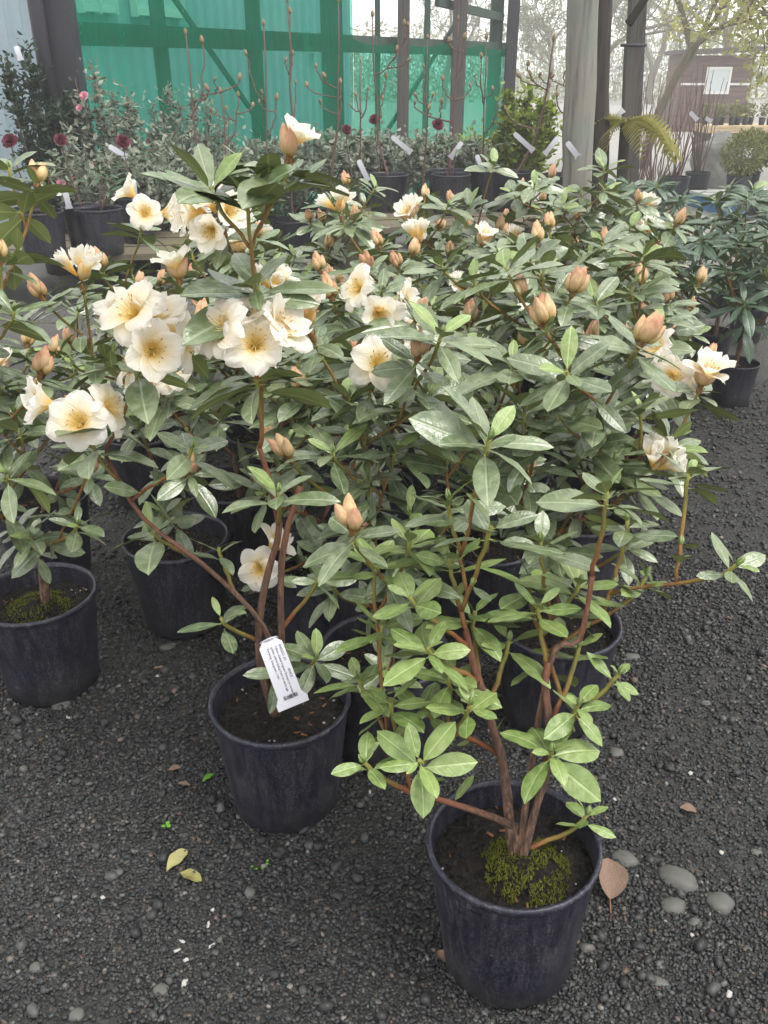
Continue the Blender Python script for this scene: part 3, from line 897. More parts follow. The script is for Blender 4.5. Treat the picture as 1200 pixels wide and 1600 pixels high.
rhododendron(0.218, 1.015, 'leggy rhododendron in the nearest pot, pale green whorls, mossy soil', H(
    (765, 685, 1.10, 'leafup', 11, .108), (768, 822, 1.09, N_, 6, .098), (948, 768, 1.10, N_, 9, .088), (1152, 882, 1.08, N_, 7, .062),
    (1076, 738, 1.22, N_, 9, .085), (552, 832, 1.12, 'bud3', 8, .085), (640, 932, 1.07, N_, 7, .075), (668, 1012, 1.02, N_, 9, .076),
    (735, 1100, 1.00, N_, 7, .066), (568, 1190, 0.97, N_, 6, .072), (655, 1188, 0.94, N_, 8, .076), (862, 1172, 0.97, N_, 9, .076),
    (905, 1100, 1.02, N_, 8, .062), (968, 1052, 1.06, N_, 5, .048), (918, 1272, 1.05, N_, 6, .055),
    (905, 912, 1.14, N_, 8, .085), (700, 872, 1.16, N_, 7, .09), (598, 975, 1.12, N_, 7, .08), (830, 905, 1.2, N_, 6, .085), (1010, 900, 1.18, N_, 6, .065),
    (588, 880, 1.16, N_, 8, .08), (742, 955, 1.12, N_, 8, .085), (842, 945, 1.10, N_, 8, .085), (795, 1000, 1.10, N_, 6, .075), (702, 1055, 1.06, N_, 8, .075), (980, 812, 1.2, N_, 8, .08), (700, 780, 1.2, N_, 8, .09),
    (845, 845, 1.16, N_, 8, .085), (610, 1090, 1.05, N_, 8, .072), (660, 1105, 1.04, N_, 7, .07), (560, 1060, 1.10, N_, 7, .07), (640, 845, 1.2, N_, 8, .085), (905, 1010, 1.12, N_, 6, .07)),
    101, LS_FRESH, mid=(2, 3), trunk_r=0.012, tilt=(R(-2), R(-1)), fork=0.03, leafsc=1.02, mains=(
    (((786, 1205, 1.06), (768, 1130, 1.05), (742, 1045, 1.06), (728, 985, 1.08)), 0.0085, 0.0045), (((848, 1222, 1.03), (858, 1140, 1.03), (852, 1070, 1.05), (856, 1035, 1.06)), 0.008, 0.005), (((856, 1045, 1.06), (905, 1000, 1.07), (925, 900, 1.09)), 0.0052, 0.004)))
rhododendron(-0.211, 1.39, 'tall rhododendron with a white tag on its trunk and two big cream flower heads', H(
    (400, 585, 1.38, 'flower', 8, .10), (330, 292, 1.43, 'leafup', 9, .105), (385, 305, 1.40, 'leafup', 9, .105), (425, 288, 1.47, 'leafup', 8, .10), (450, 262, 1.44, 'mixtop', 9, .105),
    (402, 440, 1.43, 'leafup', 6, .10), (222, 568, 1.45, 'flower', 8, .10), (142, 690, 1.42, 'flower2', 7, .09), (300, 700, 1.40, N_, 6, .09),
    (435, 768, 1.34, N_, 6, .085), (345, 965, 1.33, N_, 5, .062), (494, 1028, 1.30, N_, 9, .070), (235, 830, 1.42, N_, 6, .085), (342, 855, 1.40, N_, 5, .06), (500, 900, 1.42, N_, 8, .06)),
    102, LS_SAGE, mid=(3, 5), trunk_r=0.010, fork=0.05, mains=(
    (((405, 1030, 1.37), (412, 920, 1.38), (436, 820, 1.38), (405, 700, 1.38)), 0.0085, 0.005), (((440, 1040, 1.40), (438, 930, 1.40), (446, 840, 1.42), (470, 760, 1.45)), 0.0075, 0.005), (((425, 1005, 1.36), (345, 905, 1.36), (225, 810, 1.40), (165, 712, 1.42)), 0.0055, 0.0035)))
A = 'potted cream rhododendrons'
rhododendron(-0.85, 1.79, 'rhododendron in the mossy pot cut off by the left picture edge', H(
    (22, 485, 1.72, N_, 8, .09), (62, 588, 1.72, 'bud', 8, .085), (48, 838, 1.66, N_, 7, .066), (122, 818, 1.64, N_, 8, .068), (145, 700, 1.72, N_, 8, .085),
    (10, 740, 1.62, N_, 8, .085), (92, 650, 1.80, N_, 8, .09), (28, 668, 1.68, N_, 7, .085), (0, 410, 1.80, 'bud', 7, .09), (57, 292, 1.95, 'bud3', 7, .09), (14, 262, 2.00, N_, 8, .09),
    (-60, 600, 1.7, N_, 9, .09), (-90, 500, 1.75, N_, 9, .09), (-40, 760, 1.7, N_, 9, .09)), 103, LS_SAGE, mid=(4, 6))
rhododendron(-0.568, 2.07, 'rhododendron in the bare navy pot left of the tagged one, yellow bud low down', H(
    (255, 615, 1.92, 'flower2', 8, .09), (130, 455, 2.08, 'half', 8, .09), (68, 468, 2.05, 'bud', 8, .09), (280, 445, 2.1, 'mix', 8, .09), (310, 508, 2.0, 'bud', 8, .09),
    (296, 738, 1.88, 'bud3', 7, .085), (165, 560, 2.0, N_, 8, .095), (215, 660, 2.0, N_, 9, .09), (110, 560, 2.05, N_, 9, .09), (345, 650, 2.0, N_, 9, .09), (255, 800, 1.95, N_, 6, .08)), 104, LS_SAGE, mid=(4, 6))
rhododendron(0.0, 1.56, 'rhododendron behind the two nearest pots with drooping cream flowers', H(
    (490, 530, 1.62, 'half', 8, .09), (580, 606, 1.62, 'flower1', 8, .09), (652, 560, 1.50, 'bud', 8, .09), (690, 522, 1.46, N_, 10, .10), (520, 706, 1.5, N_, 9, .09), (560, 672, 1.62, N_, 8, .09),
    (640, 800, 1.5, N_, 9, .085), (575, 745, 1.55, N_, 8, .09), (455, 720, 1.52, 'bud3', 7, .08), (520, 915, 1.48, N_, 9, .07), (610, 880, 1.5, N_, 8, .08), (700, 680, 1.6, N_, 8, .09), (745, 760, 1.6, N_, 8, .09),
    (600, 1045, 1.40, N_, 8, .07), (545, 620, 1.6, N_, 9, .09), (620, 700, 1.55, N_, 9, .09), (670, 620, 1.55, 'leafup', 9, .09), (710, 800, 1.55, N_, 9, .085), (660, 860, 1.5, N_, 8, .08), (555, 820, 1.5, N_, 8, .08), (765, 640, 1.65, N_, 9, .09)), 105, LS_SAGE, mid=(4, 6))
rhododendron(0.402, 1.66, 'rhododendron behind the nearest pot with a large peach bud head', H(
    (885, 580, 1.50, N_, 10, .10), (855, 512, 1.65, 'budbig', 8, .09), (1000, 540, 1.60, 'budbig', 9, .10), (1005, 752, 1.60, 'half', 8, .09), (1092, 612, 1.85, 'mix', 9, .085), (800, 565, 1.6, N_, 9, .09),
    (940, 650, 1.62, N_, 9, .10), (1052, 700, 1.62, N_, 9, .09), (790, 418, 1.72, N_, 9, .095), (835, 690, 1.6, N_, 9, .09), (900, 780, 1.6, N_, 9, .09), (820, 810, 1.62, N_, 8, .09), (980, 850, 1.62, N_, 7, .08), (730, 600, 1.7, N_, 9, .09), (870, 640, 1.6, N_, 9, .09), (960, 720, 1.6, N_, 9, .09), (820, 640, 1.6, 'leafup', 9, .09), (770, 730, 1.62, N_, 9, .09), (870, 850, 1.6, N_, 8, .085), (1000, 640, 1.7, 'leafup', 9, .09), (900, 700, 1.65, N_, 9, .09)), 106, LS_SAGE, mid=(4, 6))
rhododendron(-0.16, 1.98, 'rhododendron in the crowd just behind the tagged plant, right of its cream heads', H(
    (580, 500, 1.90, 'flower2', 8, .09), (650, 500, 1.82, 'bud', 8, .09), (480, 590, 1.9, N_, 9, .09), (420, 890, 1.86, 'flower1', 5, .08), (540, 470, 2.0, N_, 8, .09), (455, 650, 1.85, N_, 9, .09)) + fill(-0.16, 1.98, 11, .45, .92, .20, 107), 107)
rhododendron(0.28, 2.06, 'rhododendron deep in the crowd behind the large peach bud head', H(
    (893, 462, 1.95, 'budbig', 8, .09), (740, 440, 1.95, N_, 9, .09), (850, 420, 2.05, N_, 9, .09), (690, 415, 2.05, N_, 9, .09)) + fill(0.28, 2.06, 12, .50, .95, .22, 108), 108)
rhododendron(0.56, 2.22, 'rhododendron at the right rim of the crowd, cream flowers over bare gravel', H(
    (1045, 592, 2.0, 'flower2', 9, .09), (985, 450, 2.1, N_, 9, .09), (930, 470, 2.0, N_, 9, .09)) + fill(0.60, 2.2, 11, .50, .90, .19, 109), 109)
rhododendron(-1.03, 2.32, 'rhododendron behind the mossy pot at the left edge', fill(-1.03, 2.32, 14, .42, .82, .22, 110), 110)
rhododendron(-0.46, 2.42, 'rhododendron in the dark pot behind the bare navy pot, cream flowers beneath the tallest shoot', H(
    (352, 368, 2.15, 'flower', 9, .09), (222, 358, 2.5, 'flower2', 8, .09), (160, 422, 2.45, 'bud', 8, .09), (425, 470, 2.2, 'half', 8, .09)) + fill(-0.46, 2.42, 11, .45, .88, .22, 111), 111)
SPOTS = [(-0.05, 2.42, 12, .90, 'second row'), (0.38, 2.50, 12, .95, ''), (0.74, 2.72, 12, .92, ''),
         (-0.86, 2.86, 10, .72, ''), (-0.42, 2.86, 13, .92, ''), (0.04, 2.90, 12, .92, ''), (0.50, 2.96, 12, .95, ''), (0.95, 3.06, 12, .90, ''),
         (-0.92, 3.34, 9, .66, ''), (-0.52, 3.36, 13, .93, ''), (-0.08, 3.36, 13, .98, ''), (0.36, 3.42, 13, .98, ''), (0.80, 3.52, 13, .98, ''),
         (-0.62, 3.84, 13, .95, ''), (-0.20, 3.82, 13, .96, ''), (0.24, 3.86, 13, .96, ''), (0.66, 3.94, 13, .96, ''), (1.06, 4.00, 12, .94, '')]
SLAB = ['rhododendron in the middle of the crowd, below the peach buds', 'rhododendron mid-crowd behind the tall central shoots', 'rhododendron mid-crowd at the side of the gravel aisle',
        'low rhododendron in front of the timber bench at the left', 'rhododendron behind the cream flowers left of the tallest shoot', 'rhododendron far-middle of the crowd beside the tallest shoot', 'rhododendron far-middle of the crowd before the bench pots', 'rhododendron rooted in the pot beside the dark-leaved plants',
        'low rhododendron touching the left timber bench', 'rhododendron second from the left in the next-to-last row', 'rhododendron third from the left in the next-to-last row', 'rhododendron fourth from the left in the next-to-last row', 'rhododendron nearest the aisle in the next-to-last row',
        'leftmost rhododendron of the last row', 'second rhododendron from the left in the last row', 'middle rhododendron of the last row', 'second rhododendron from the aisle in the last row', 'tall-stemmed rhododendron at the aisle end of the last row']
for i, ((x, y, n, zt, _), lb) in enumerate(zip(SPOTS, SLAB)):
    extra = []
    if i == 17: extra = H((905, 300, 3.7, N_, 9, .10), (945, 262, 3.7, N_, 9, .11), (985, 355, 3.6, N_, 9, .09))
    if i == 12: extra = H((835, 290, 3.4, N_, 8, .09), (800, 300, 3.5, N_, 8, .09))
    if i == 11: extra = H((700, 320, 3.2, N_, 9, .10), (645, 350, 3.2, 'mix', 8, .09))
    if i == 5: extra = H((535, 345, 2.8, 'half', 8, .09), (575, 420, 2.7, 'bud3', 8, .09), (500, 425, 2.7, 'bud', 8, .09))
    rhododendron(x, y, lb, fill(x, y, n + 4, .45, zt, .26, 200 + i, (.48, .46, .0, .03, .03)) + extra, 200 + i, mid=(3, 5))

# moss mounds
for o in [o for o in COL.objects if o.parent is None and o.name.startswith('potted_rhododendron')]:
    lb = o.get('label', '')
    if 'nearest pot, pale' in lb: add_moss(o, (0.015, -0.015, 0.210), 0.092, 0.042, 4200, 1)
    elif 'mossy pot cut off' in lb: add_moss(o, (0.0, 0.0, 0.208), 0.10, 0.040, 2400, 2)
    elif 'white tag on its trunk' in lb: add_moss(o, (0.0, 0.01, 0.212), 0.03, 0.010, 300, 3)

# ------------------------------------------------------------------ dark-leaved rhododendrons beside the aisle
def darktips(X, Y, n, zlo, zhi, rad, seed, pbud=0.2):
    r = random.Random(seed); out = []
    for i in range(n):
        a = i * 2.4; q = math.sqrt((i + 0.5) / n)
        out.append((Vector((X + rad * q * math.cos(a), Y + rad * q * math.sin(a), lerp(zhi, zlo, q ** 2) + r.uniform(-.05, .05))), 'leaf', r.randint(11, 14), r.uniform(.13, .17)))
    return out
DK = [(1.64, 3.90, 9, .42, .78, .20, 'dark-leaved rhododendron in the small black pot nearest the gravel aisle'),
      (1.30, 4.15, 11, .40, .72, .22, 'dark-leaved rhododendron touching the cream crowd, left of the aisle pots'),
      (1.72, 4.45, 11, .42, .82, .24, 'dark-leaved rhododendron in the black pot behind the nearest aisle pot'),
      (1.32, 4.75, 12, .42, .80, .26, 'dark-leaved rhododendron behind the one touching the cream crowd'),
      (2.10, 4.95, 12, .40, .80, .26, 'dark-leaved rhododendron at the right edge beside the aisle'),
      (1.62, 5.65, 20, .40, .82, .40, 'broad bushy dark rhododendron in front of the square black post'),
      (2.28, 5.80, 13, .40, .76, .30, 'dark rhododendron with a lime shoot near the blue pallet')]
for i, (x, y, n, a, b, rd, lb) in enumerate(DK):
    rhododendron(x, y, lb, darktips(x, y, n, a, b, rd, 300 + i), 300 + i, LS_DARK, LS_YOUNG if i == 6 else LS_DARK, (0.105, 0.085, 0.20), mid=(4, 6), leafsc=1.0, group='dark-leaved rhododendrons along the aisle', trunk_r=0.012, name='potted_dark_rhododendron')

# ------------------------------------------------------------------ background: shade-net wall and the steel building behind it
NA, NB = Vector((-2.45, 7.3, 0)), Vector((1.68, 12.9, 0))
NDIR = (NB - NA).normalized(); NLEN = (NB - NA).length
NNOR = Vector((-NDIR.y, NDIR.x, 0))                      # away from the camera
def on_net(px, off=0.0):
    """point on the net line seen at photo column px"""
    r = ray(px, 112)
    # solve (NA + NDIR*s + NNOR*off) has x/y = r.x/r.y
    p = NA + NNOR * off
    k = r.x / r.y
    s_ = (k * p.y - p.x) / (NDIR.x - k * NDIR.y)
    return p + NDIR * s_
fence = empty('shade_net_wall', NA)
tag(fence, 'green shade-net wall on a timber frame behind the plants', 'net wall')
def fence_part(name, mb, mat, smooth=False): return mb.build(name, mat, fence, Matrix.Translation(-NA), smooth)
for px, w, mt in ((106, 0.20, M_DARKPOST), (255, 0.11, M_FRAME), (400, 0.13, M_FRAME), (520, 0.22, M_TIMBER), (590, 0.06, M_FRAME), (630, 0.13, M_TIMBER), (666, 0.07, M_FRAME), (716, 0.16, M_TIMBER), (772, 0.16, M_FRAME), (797, 0.14, M_DARKPOST)):
    p = on_net(px, -0.10 if px in (106, 630, 716, 797) else 0.14)
    m = MB(); m.bar(p, p + UP * 3.6, w, w * 0.8); fence_part('post', m, mt)
for z, h, off in ((1.66, 0.16, 0.04), (2.9, 0.14, 0.04), (0.15, 0.12, 0.04)):
    m = MB(); m.bar(NA + NDIR * 0.05 + UP * z + NNOR * (off + 0.03), NB + UP * z + NNOR * (off + 0.03), 0.05, h); fence_part('rail', m, M_FRAME)
p = on_net(680, 0.05); q = on_net(780, 0.05)
m = MB(); m.bar(p + UP * 2.12, q + UP * 2.02, 0.06, 0.09); fence_part('rail', m, M_FRAME)
for a, za, b, zb in ((262, 2.1, 440, 0.6), (712, 1.95, 600, 0.75)):
    m = MB(); m.bar(on_net(a, 0.07) + UP * za, on_net(b, 0.07) + UP * zb, 0.03, 0.04); fence_part('brace', m, M_FRAME)
def net(a, b, z0, z1, seed):
    n, nz = 40, 14; V = []
    for j in range(nz + 1):
        for i in range(n + 1):
            s_ = i / n; t = j / nz
            p = a.lerp(b, s_) + UP * lerp(z0, z1, t)
            w = 0.05 * mnoise.noise(Vector((s_ * 9 + seed, t * 3, 0))) * math.sin(math.pi * t) ** 0.5
            sag = -0.05 * math.sin(math.pi * ((s_ * 4) % 1)) * (t > 0.95)
            V.append(p + NNOR * (-0.03 + w) + UP * sag)
    m = MB(); m.add(V, [(j * (n + 1) + i, j * (n + 1) + i + 1, (j + 1) * (n + 1) + i + 1, (j + 1) * (n + 1) + i) for j in range(nz) for i in range(n)])
    fence_part('net_panel', m, M_NET, True)
net(on_net(108), on_net(548), 0.05, 3.3, 1.0)
net(on_net(549), on_net(796), 0.05, 1.70, 4.0)

# steel building behind the net, continuing past its left end
bld = empty('steel_building', (-4.2, 8.0, 0))
tag(bld, 'grey corrugated steel building behind the green net', 'building')
B0 = on_net(-70, 1.5); B1 = on_net(548, 2.4)
bd = (B1 - B0).normalized(); bl = (B1 - B0).length; bn = Vector((-bd.y, bd.x, 0))
m = MB(); npr = int(bl / 0.045); V = []
for i in range(npr + 1):
    off = 0.018 * (1 if (i // 2) % 2 else -1)
    for z in (0, 5.0): V.append(B0 + bd * (bl * i / npr) + bn * off + UP * z)
m.add(V, [(2 * i, 2 * i + 2, 2 * i + 3, 2 * i + 1) for i in range(npr)])
m.build('wall', M_BUILD, bld, Matrix.Translation(-Vector((-4.2, 8.0, 0))), False)
m = MB(); V = [B1, B1 + bn * 6, B1 + bn * 6 + UP * 5, B1 + UP * 5]; m.add(V, [(0, 1, 2, 3)])
m.build('wall', M_BUILD, bld, Matrix.Translation(-Vector((-4.2, 8.0, 0))), False)
def on_bld(px):
    r = ray(px, 60); k = r.x / r.y
    s_ = (k * B0.y - B0.x) / (bd.x - k * bd.y)
    return B0 + bd * s_
for x0, x1 in ((126, 178), (208, 282)):
    a, b = on_bld(x0), on_bld(x1)
    z0, z1 = 1.95, 2.75
    off = -bn * 0.05
    W_ = MB(); W_.bar((a + b) / 2 + off * 0.7 + UP * z0, (a + b) / 2 + off * 0.7 + UP * z1, 0.01, 0.01)
    m = MB()
    m.add([a + off + UP * z0, b + off + UP * z0, b + off + UP * z1, a + off + UP * z1], [(0, 1, 2, 3)])
    wdw = m.build('window', M_WINGLASS, bld, Matrix.Translation(-Vector((-4.2, 8.0, 0))), False)
    m = MB()
    c = (a + b) / 2
    for u, v in ((a, a), (b, b), (c, c)): m.bar(u + off * 1.2 + UP * (z0 - .05), v + off * 1.2 + UP * (z1 + .05), 0.07, 0.05)
    for z in (z0, z1): m.bar(a + off * 1.2 + UP * z, b + off * 1.2 + UP * z, 0.05, 0.07)
    m.build('window_frame', M_PAINTWHITE, wdw, None, False)
p = on_bld(484); m = MB(); m.bar(p - bn * 0.04 + UP * 1.62, p - bn * 0.04 + UP * 1.86, 0.14, 0.03)
m.build('meter_box', M_PAINTWHITE, bld, Matrix.Translation(-Vector((-4.2, 8.0, 0))), False)
# dark drainpipe column left of the net
dp = on_net(72, -0.1)
m = MB(); m.tube([dp + UP * 0, dp + UP * 3.6], [0.055, 0.055], 10); o = m.build('drainpipe', M_DARKPOST)
tag(o, 'dark round drainpipe beside the dark end post of the net wall', 'pipe')

# ------------------------------------------------------------------ posts by the yard
def lump_post(name, label, lo, hi, Y, w0, w1, mat, sides=12, bump=0.12, seed=0, cat='post'):
    """round post through the two photo columns lo (at row 250) and hi (at row 0)"""
    a, b = at_y(lo, 250, Y), at_y(hi, 0, Y)
    d = (b - a) / (b.z - a.z)
    base = a - d * a.z
    m = MB(); n = 16; h = 4.2
    pts = [d * (h * t / n) + Vector((0.012 * mnoise.noise(Vector((t * .6, seed, 0))), 0, 0)) for t in range(n + 1)]
    m.tube(pts, [lerp(w0, w1, t / n) for t in range(n + 1)], sides, True, 0, None, bump, seed)
    o = m.build(name, mat, None, Matrix.Translation(base))
    return tag(o, label, cat)
lump_post('timber_pole', 'thick weathered grey timber pole behind the bench pots', 902, 911, 6.1, 0.102, 0.088, M_POSTGREY, 18, 0.16, 2)
o = lump_post('old_tree', 'rough black tree just behind the grey timber pole', 933, 938, 7.0, 0.078, 0.070, M_BLACKBARK, 14, 0.35, 5, 'tree')
m = MB(); m.tube([(0.05, 0, 1.7), (0.25, 0.05, 2.0), (0.5, 0.1, 2.5)], [0.03, 0.022, 0.012], 7, True, 0, None, 0.3, 3); m.build('limb', M_BLACKBARK, o)
pa, pb = at_y(985, 250, 7.6), at_y(996, 0, 7.6)
d = (pb - pa) / (pb.z - pa.z); b = pa - d * pa.z
root = empty('square_post', b)
tag(root, 'square dark timber post with a shorter post bolted to it', 'post')
m = MB(); m.bar((0, 0, 0), d * 4.0, 0.115, 0.12); m.build('post', M_TIMBER, root, None, False)
e = d * 1.58
m = MB(); m.bar((-0.055, -0.065, 0), e + Vector((-0.055, -0.065, 0)), 0.075, 0.10); m.build('bolted_post', M_TIMBER, root, None, False)
m = MB(); m.tube([e + Vector((-0.14, -0.1, 0)), e + Vector((0.05, -0.13, 0))], [0.012, 0.012], 6); m.build('bolt', M_DARKPOST, root)

# ------------------------------------------------------------------ benches
def bench(label, c, L, W_, h, rz, n=4, mat=M_BENCH, group='low timber benches'):
    root = empty('timber_bench', c, rz)
    tag(root, label, 'bench', group)
    pw = W_ / n
    for i in range(n):
        m = MB(); m.box((0, -W_ / 2 + pw * (i + 0.5), h - 0.02 - 0.004 * (i % 2)), (L, pw * 0.88, 0.04)); m.build('plank', mat, root, None, False)
    for sx in (-1, 0, 1):
        m = MB(); m.box((sx * (L / 2 - 0.12), 0, (h - 0.045) / 2), (0.12, W_ * 0.92, h - 0.05)); m.build('bearer', mat, root, None, False)
    return root
BL = at_y(90, 400, 5.75); bench('low mossy timber bench under the pots at the left', (BL.x - 0.75, 6.1, 0), 3.0, 0.95, 0.33, R(10), 6)
bench('low timber bench under the bare magnolias beside the grey pole', (1.0, 7.15, 0), 2.7, 1.1, 0.42, R(14), 6)

# ------------------------------------------------------------------ plants on the benches and along the net
LEAFQ = [(-0.5, 0.0), (-0.2, 0.22), (0.15, 0.24), (0.5, 0.0), (0.15, -0.24), (-0.2, -0.22)]
def leaf_cloud(mb, pts, L, r, mi=0, jit=0.35):
    for p, d in pts:
        l = L * r.uniform(0.7, 1.3)
        M = frame((d + Vector((r.gauss(0, jit), r.gauss(0, jit), r.gauss(0, jit)))).normalized(), Vector((r.gauss(0, .5), r.gauss(0, .5), 1)))
        V = [Vector(p) + M.to_3x3() @ Vector((x * l + l * 0.5, y * l, -abs(y) * l * 0.4)) for x, y in LEAFQ]
        mb.add(V, [(0, 1, 4, 5), (1, 2, 3, 4)] if False else [(0, 5, 4, 3), (0, 3, 2, 1)], mi)
def shrub(px, py_top, Y, label, wid, mat, nleaf, L, zb=0.0, name='shrub', cat='shrub', seed=0, stems=7, group=None, pot=(0.15, 0.12, 0.27), column=1.0, flowers=None, fill_low=0.15):
    r = random.Random(seed)
    top = at_y(px, py_top, Y)
    root = empty(name, (top.x, Y, zb))
    tag(root, label, cat, group)
    add_pot(root, *pot, seed=seed)
    Ht = top.z - zb; z0 = pot[2] * 0.8
    tw = MB(); lv = MB()
    pts = []
    for i in range(stems):
        a = i * 2.4 + r.uniform(-.3, .3); q = math.sqrt((i + 0.3) / stems)
        e = Vector((wid * q * math.cos(a), wid * q * math.sin(a), z0 + (Ht - z0) * r.uniform(0.62, 1.0) * (1 - 0.25 * q * (1 - column)) ))
        if i == 0: e = Vector((0, 0, Ht))
        P = bez(Vector((0, 0, z0)), Vector((e.x * 0.6, e.y * 0.6, z0 + 0.25 * Ht)), Vector((e.x, e.y, z0 + 0.5 * Ht)), e, 10)
        tw.tube(P, [lerp(0.009, 0.002, k / 10) for k in range(11)], 5)
        for side in range(9):
            t = r.uniform(fill_low, 0.95); k = t * 10; j = int(k); S = P[j].lerp(P[j + 1], k - j)
            aa = r.uniform(0, 6.28); ln = r.uniform(0.06, 0.18) * (1.15 - t)
            E = S + Vector((math.cos(aa) * ln, math.sin(aa) * ln, ln * r.uniform(0.4, 1.3)))
            tw.tube([S, E], [0.003, 0.0015], 4, False)
            for _ in range(max(2, nleaf // (stems * 14))): 
                u = r.random(); pts.append((S.lerp(E, u), Vector((r.gauss(0, 1), r.gauss(0, 1), 0.4)).normalized()))
        for _ in range(nleaf // (stems * 2)):
            t = lerp(fill_low, 1.0, r.random() ** 0.8); k = min(9.99, t * 10); j = int(k); S = P[j].lerp(P[j + 1], k - j)
            w = r.uniform(0, 0.07)
            pts.append((S + Vector((r.gauss(0, w), r.gauss(0, w), r.gauss(0, w))), Vector((r.gauss(0, 1), r.gauss(0, 1), 0.7)).normalized()))
    leaf_cloud(lv, pts, L, r)
    tw.build('stem', M_TWIG, root)
    lv.build('foliage', mat, root)['kind'] = 'stuff'
    if flowers:
        mt, n, rad = flowers
        for i in range(n):
            p, d = r.choice(pts)
            rose(root, p + Vector((0, -0.02, 0)), (Vector((r.uniform(-.5, .5), -0.8, 0.6))).normalized(), rad * r.uniform(0.7, 1.2), mt)
    return root
ROSE = {}
def rose(root, p, d, rad, mt):
    if mt.name not in ROSE:
        m = MB(); rr = random.Random(4)
        for ring, (n, r0, tz) in enumerate(((5, 0.95, 0.25), (5, 0.7, 0.6), (4, 0.42, 0.8))):
            for i in range(n):
                a = i * 2 * math.pi / n + ring * 0.6
                dr = Vector((math.cos(a), math.sin(a), 0)); s = Vector((-dr.y, dr.x, 0)); w = r0 * 0.62
                V = [Vector((0, 0, 0)) + dr * 0.05 - s * 0.1, dr * 0.05 + s * 0.1, dr * r0 * 0.6 + s * w + UP * tz * 0.5, dr * r0 + s * w * 0.6 + UP * tz * rr.uniform(.8, 1.1), dr * r0 * 1.05 + UP * tz * 0.9, dr * r0 - s * w * 0.6 + UP * tz * rr.uniform(.8, 1.1), dr * r0 * 0.6 - s * w + UP * tz * 0.5]
                m.add(V, [(0, 1, 2, 3, 4, 5, 6)])
        ROSE[mt.name] = m.mesh('flower', mt)
    put('flower', ROSE[mt.name], root, Matrix.Translation(p) @ zframe(d, rng.uniform(0, 6)) @ Matrix.Scale(rad, 4))
G1 = 'shrubs along the net wall'
shrub(45, 70, 6.9, 'tall dark columnar evergreen shrub at the left edge', 0.22, M_DEEPLEAF, 5200, 0.045, 0, 'evergreen_shrub', 'shrub', 401, 9, G1, (0.17, 0.14, 0.32), 1.0)
CAM = [(150, 95, 7.0, 'airy silvery camellia beside the dark end post of the net wall', 0.20, 1700, 402), (205, 150, 7.3, 'bushy camellia with pink blooms second along the net from the dark end post', 0.24, 2400, 403), (262, 130, 7.6, 'upright small-leaved camellia in front of the brown net post', 0.20, 2000, 404),
       (320, 135, 7.9, 'thin upright camellia just left of the tall flowering shoot', 0.18, 1000, 405), (105, 190, 6.7, 'short camellia with pale pink blooms below the dark end post', 0.22, 1100, 406)]
for a, b, c, lb, w, n, sd in CAM: shrub(a, b, c, lb, w, M_CAMLEAF, n, 0.045, 0, 'camellia', 'shrub', sd, 9, G1, flowers=(M_PINK, 4, 0.035))
for i, (a, b, c, lb) in enumerate(((470, 215, 8.6, 'low grey-leaved shrub under the bare magnolias left of centre'), (560, 205, 9.0, 'low grey-leaved shrub at the foot of the thick net post'), (660, 215, 9.4, 'low grey-leaved shrub at the foot of the stem bundle'), (740, 205, 9.6, 'low leafy shrub near the right end of the net'), (400, 225, 8.2, 'low grey-leaved shrub behind the tallest flowering shoot'), (240, 225, 6.9, 'dense low shrub among pink blooms left of the tallest shoot'), (180, 235, 6.5, 'dense low shrub behind the left bench pots'), (310, 235, 7.2, 'dense low shrub right of the burgundy blooms'), (515, 212, 8.3, 'low grey-leaved shrub in front of the thick net post'), (610, 215, 8.6, 'low grey-leaved shrub just left of the stem bundle'), (705, 210, 8.9, 'low grey-leaved shrub behind the wide-forked magnolia'), (775, 215, 8.6, 'low grey-leaved shrub left of the lime-green shrub'), (440, 228, 7.8, 'low grey-leaved shrub right behind the tallest shoot'))):
    shrub(a, b, c, lb, 0.34, M_CAMLEAF if i != 3 else M_LIMELEAF, 3200, 0.055, 0, 'low_shrub', 'shrub', 420 + i, 9, 'low shrubs at the foot of the net', fill_low=0.3, flowers=(M_PINK, 4, 0.03) if 4 < i < 8 else None)
shrub(828, 125, 8.0, 'round lime-green shrub behind the bare magnolia twigs', 0.30, M_LIMELEAF, 3600, 0.06, 0.0, 'lime_shrub', 'shrub', 440, 11, None, (0.18, 0.15, 0.33), 0.6, fill_low=0.35)

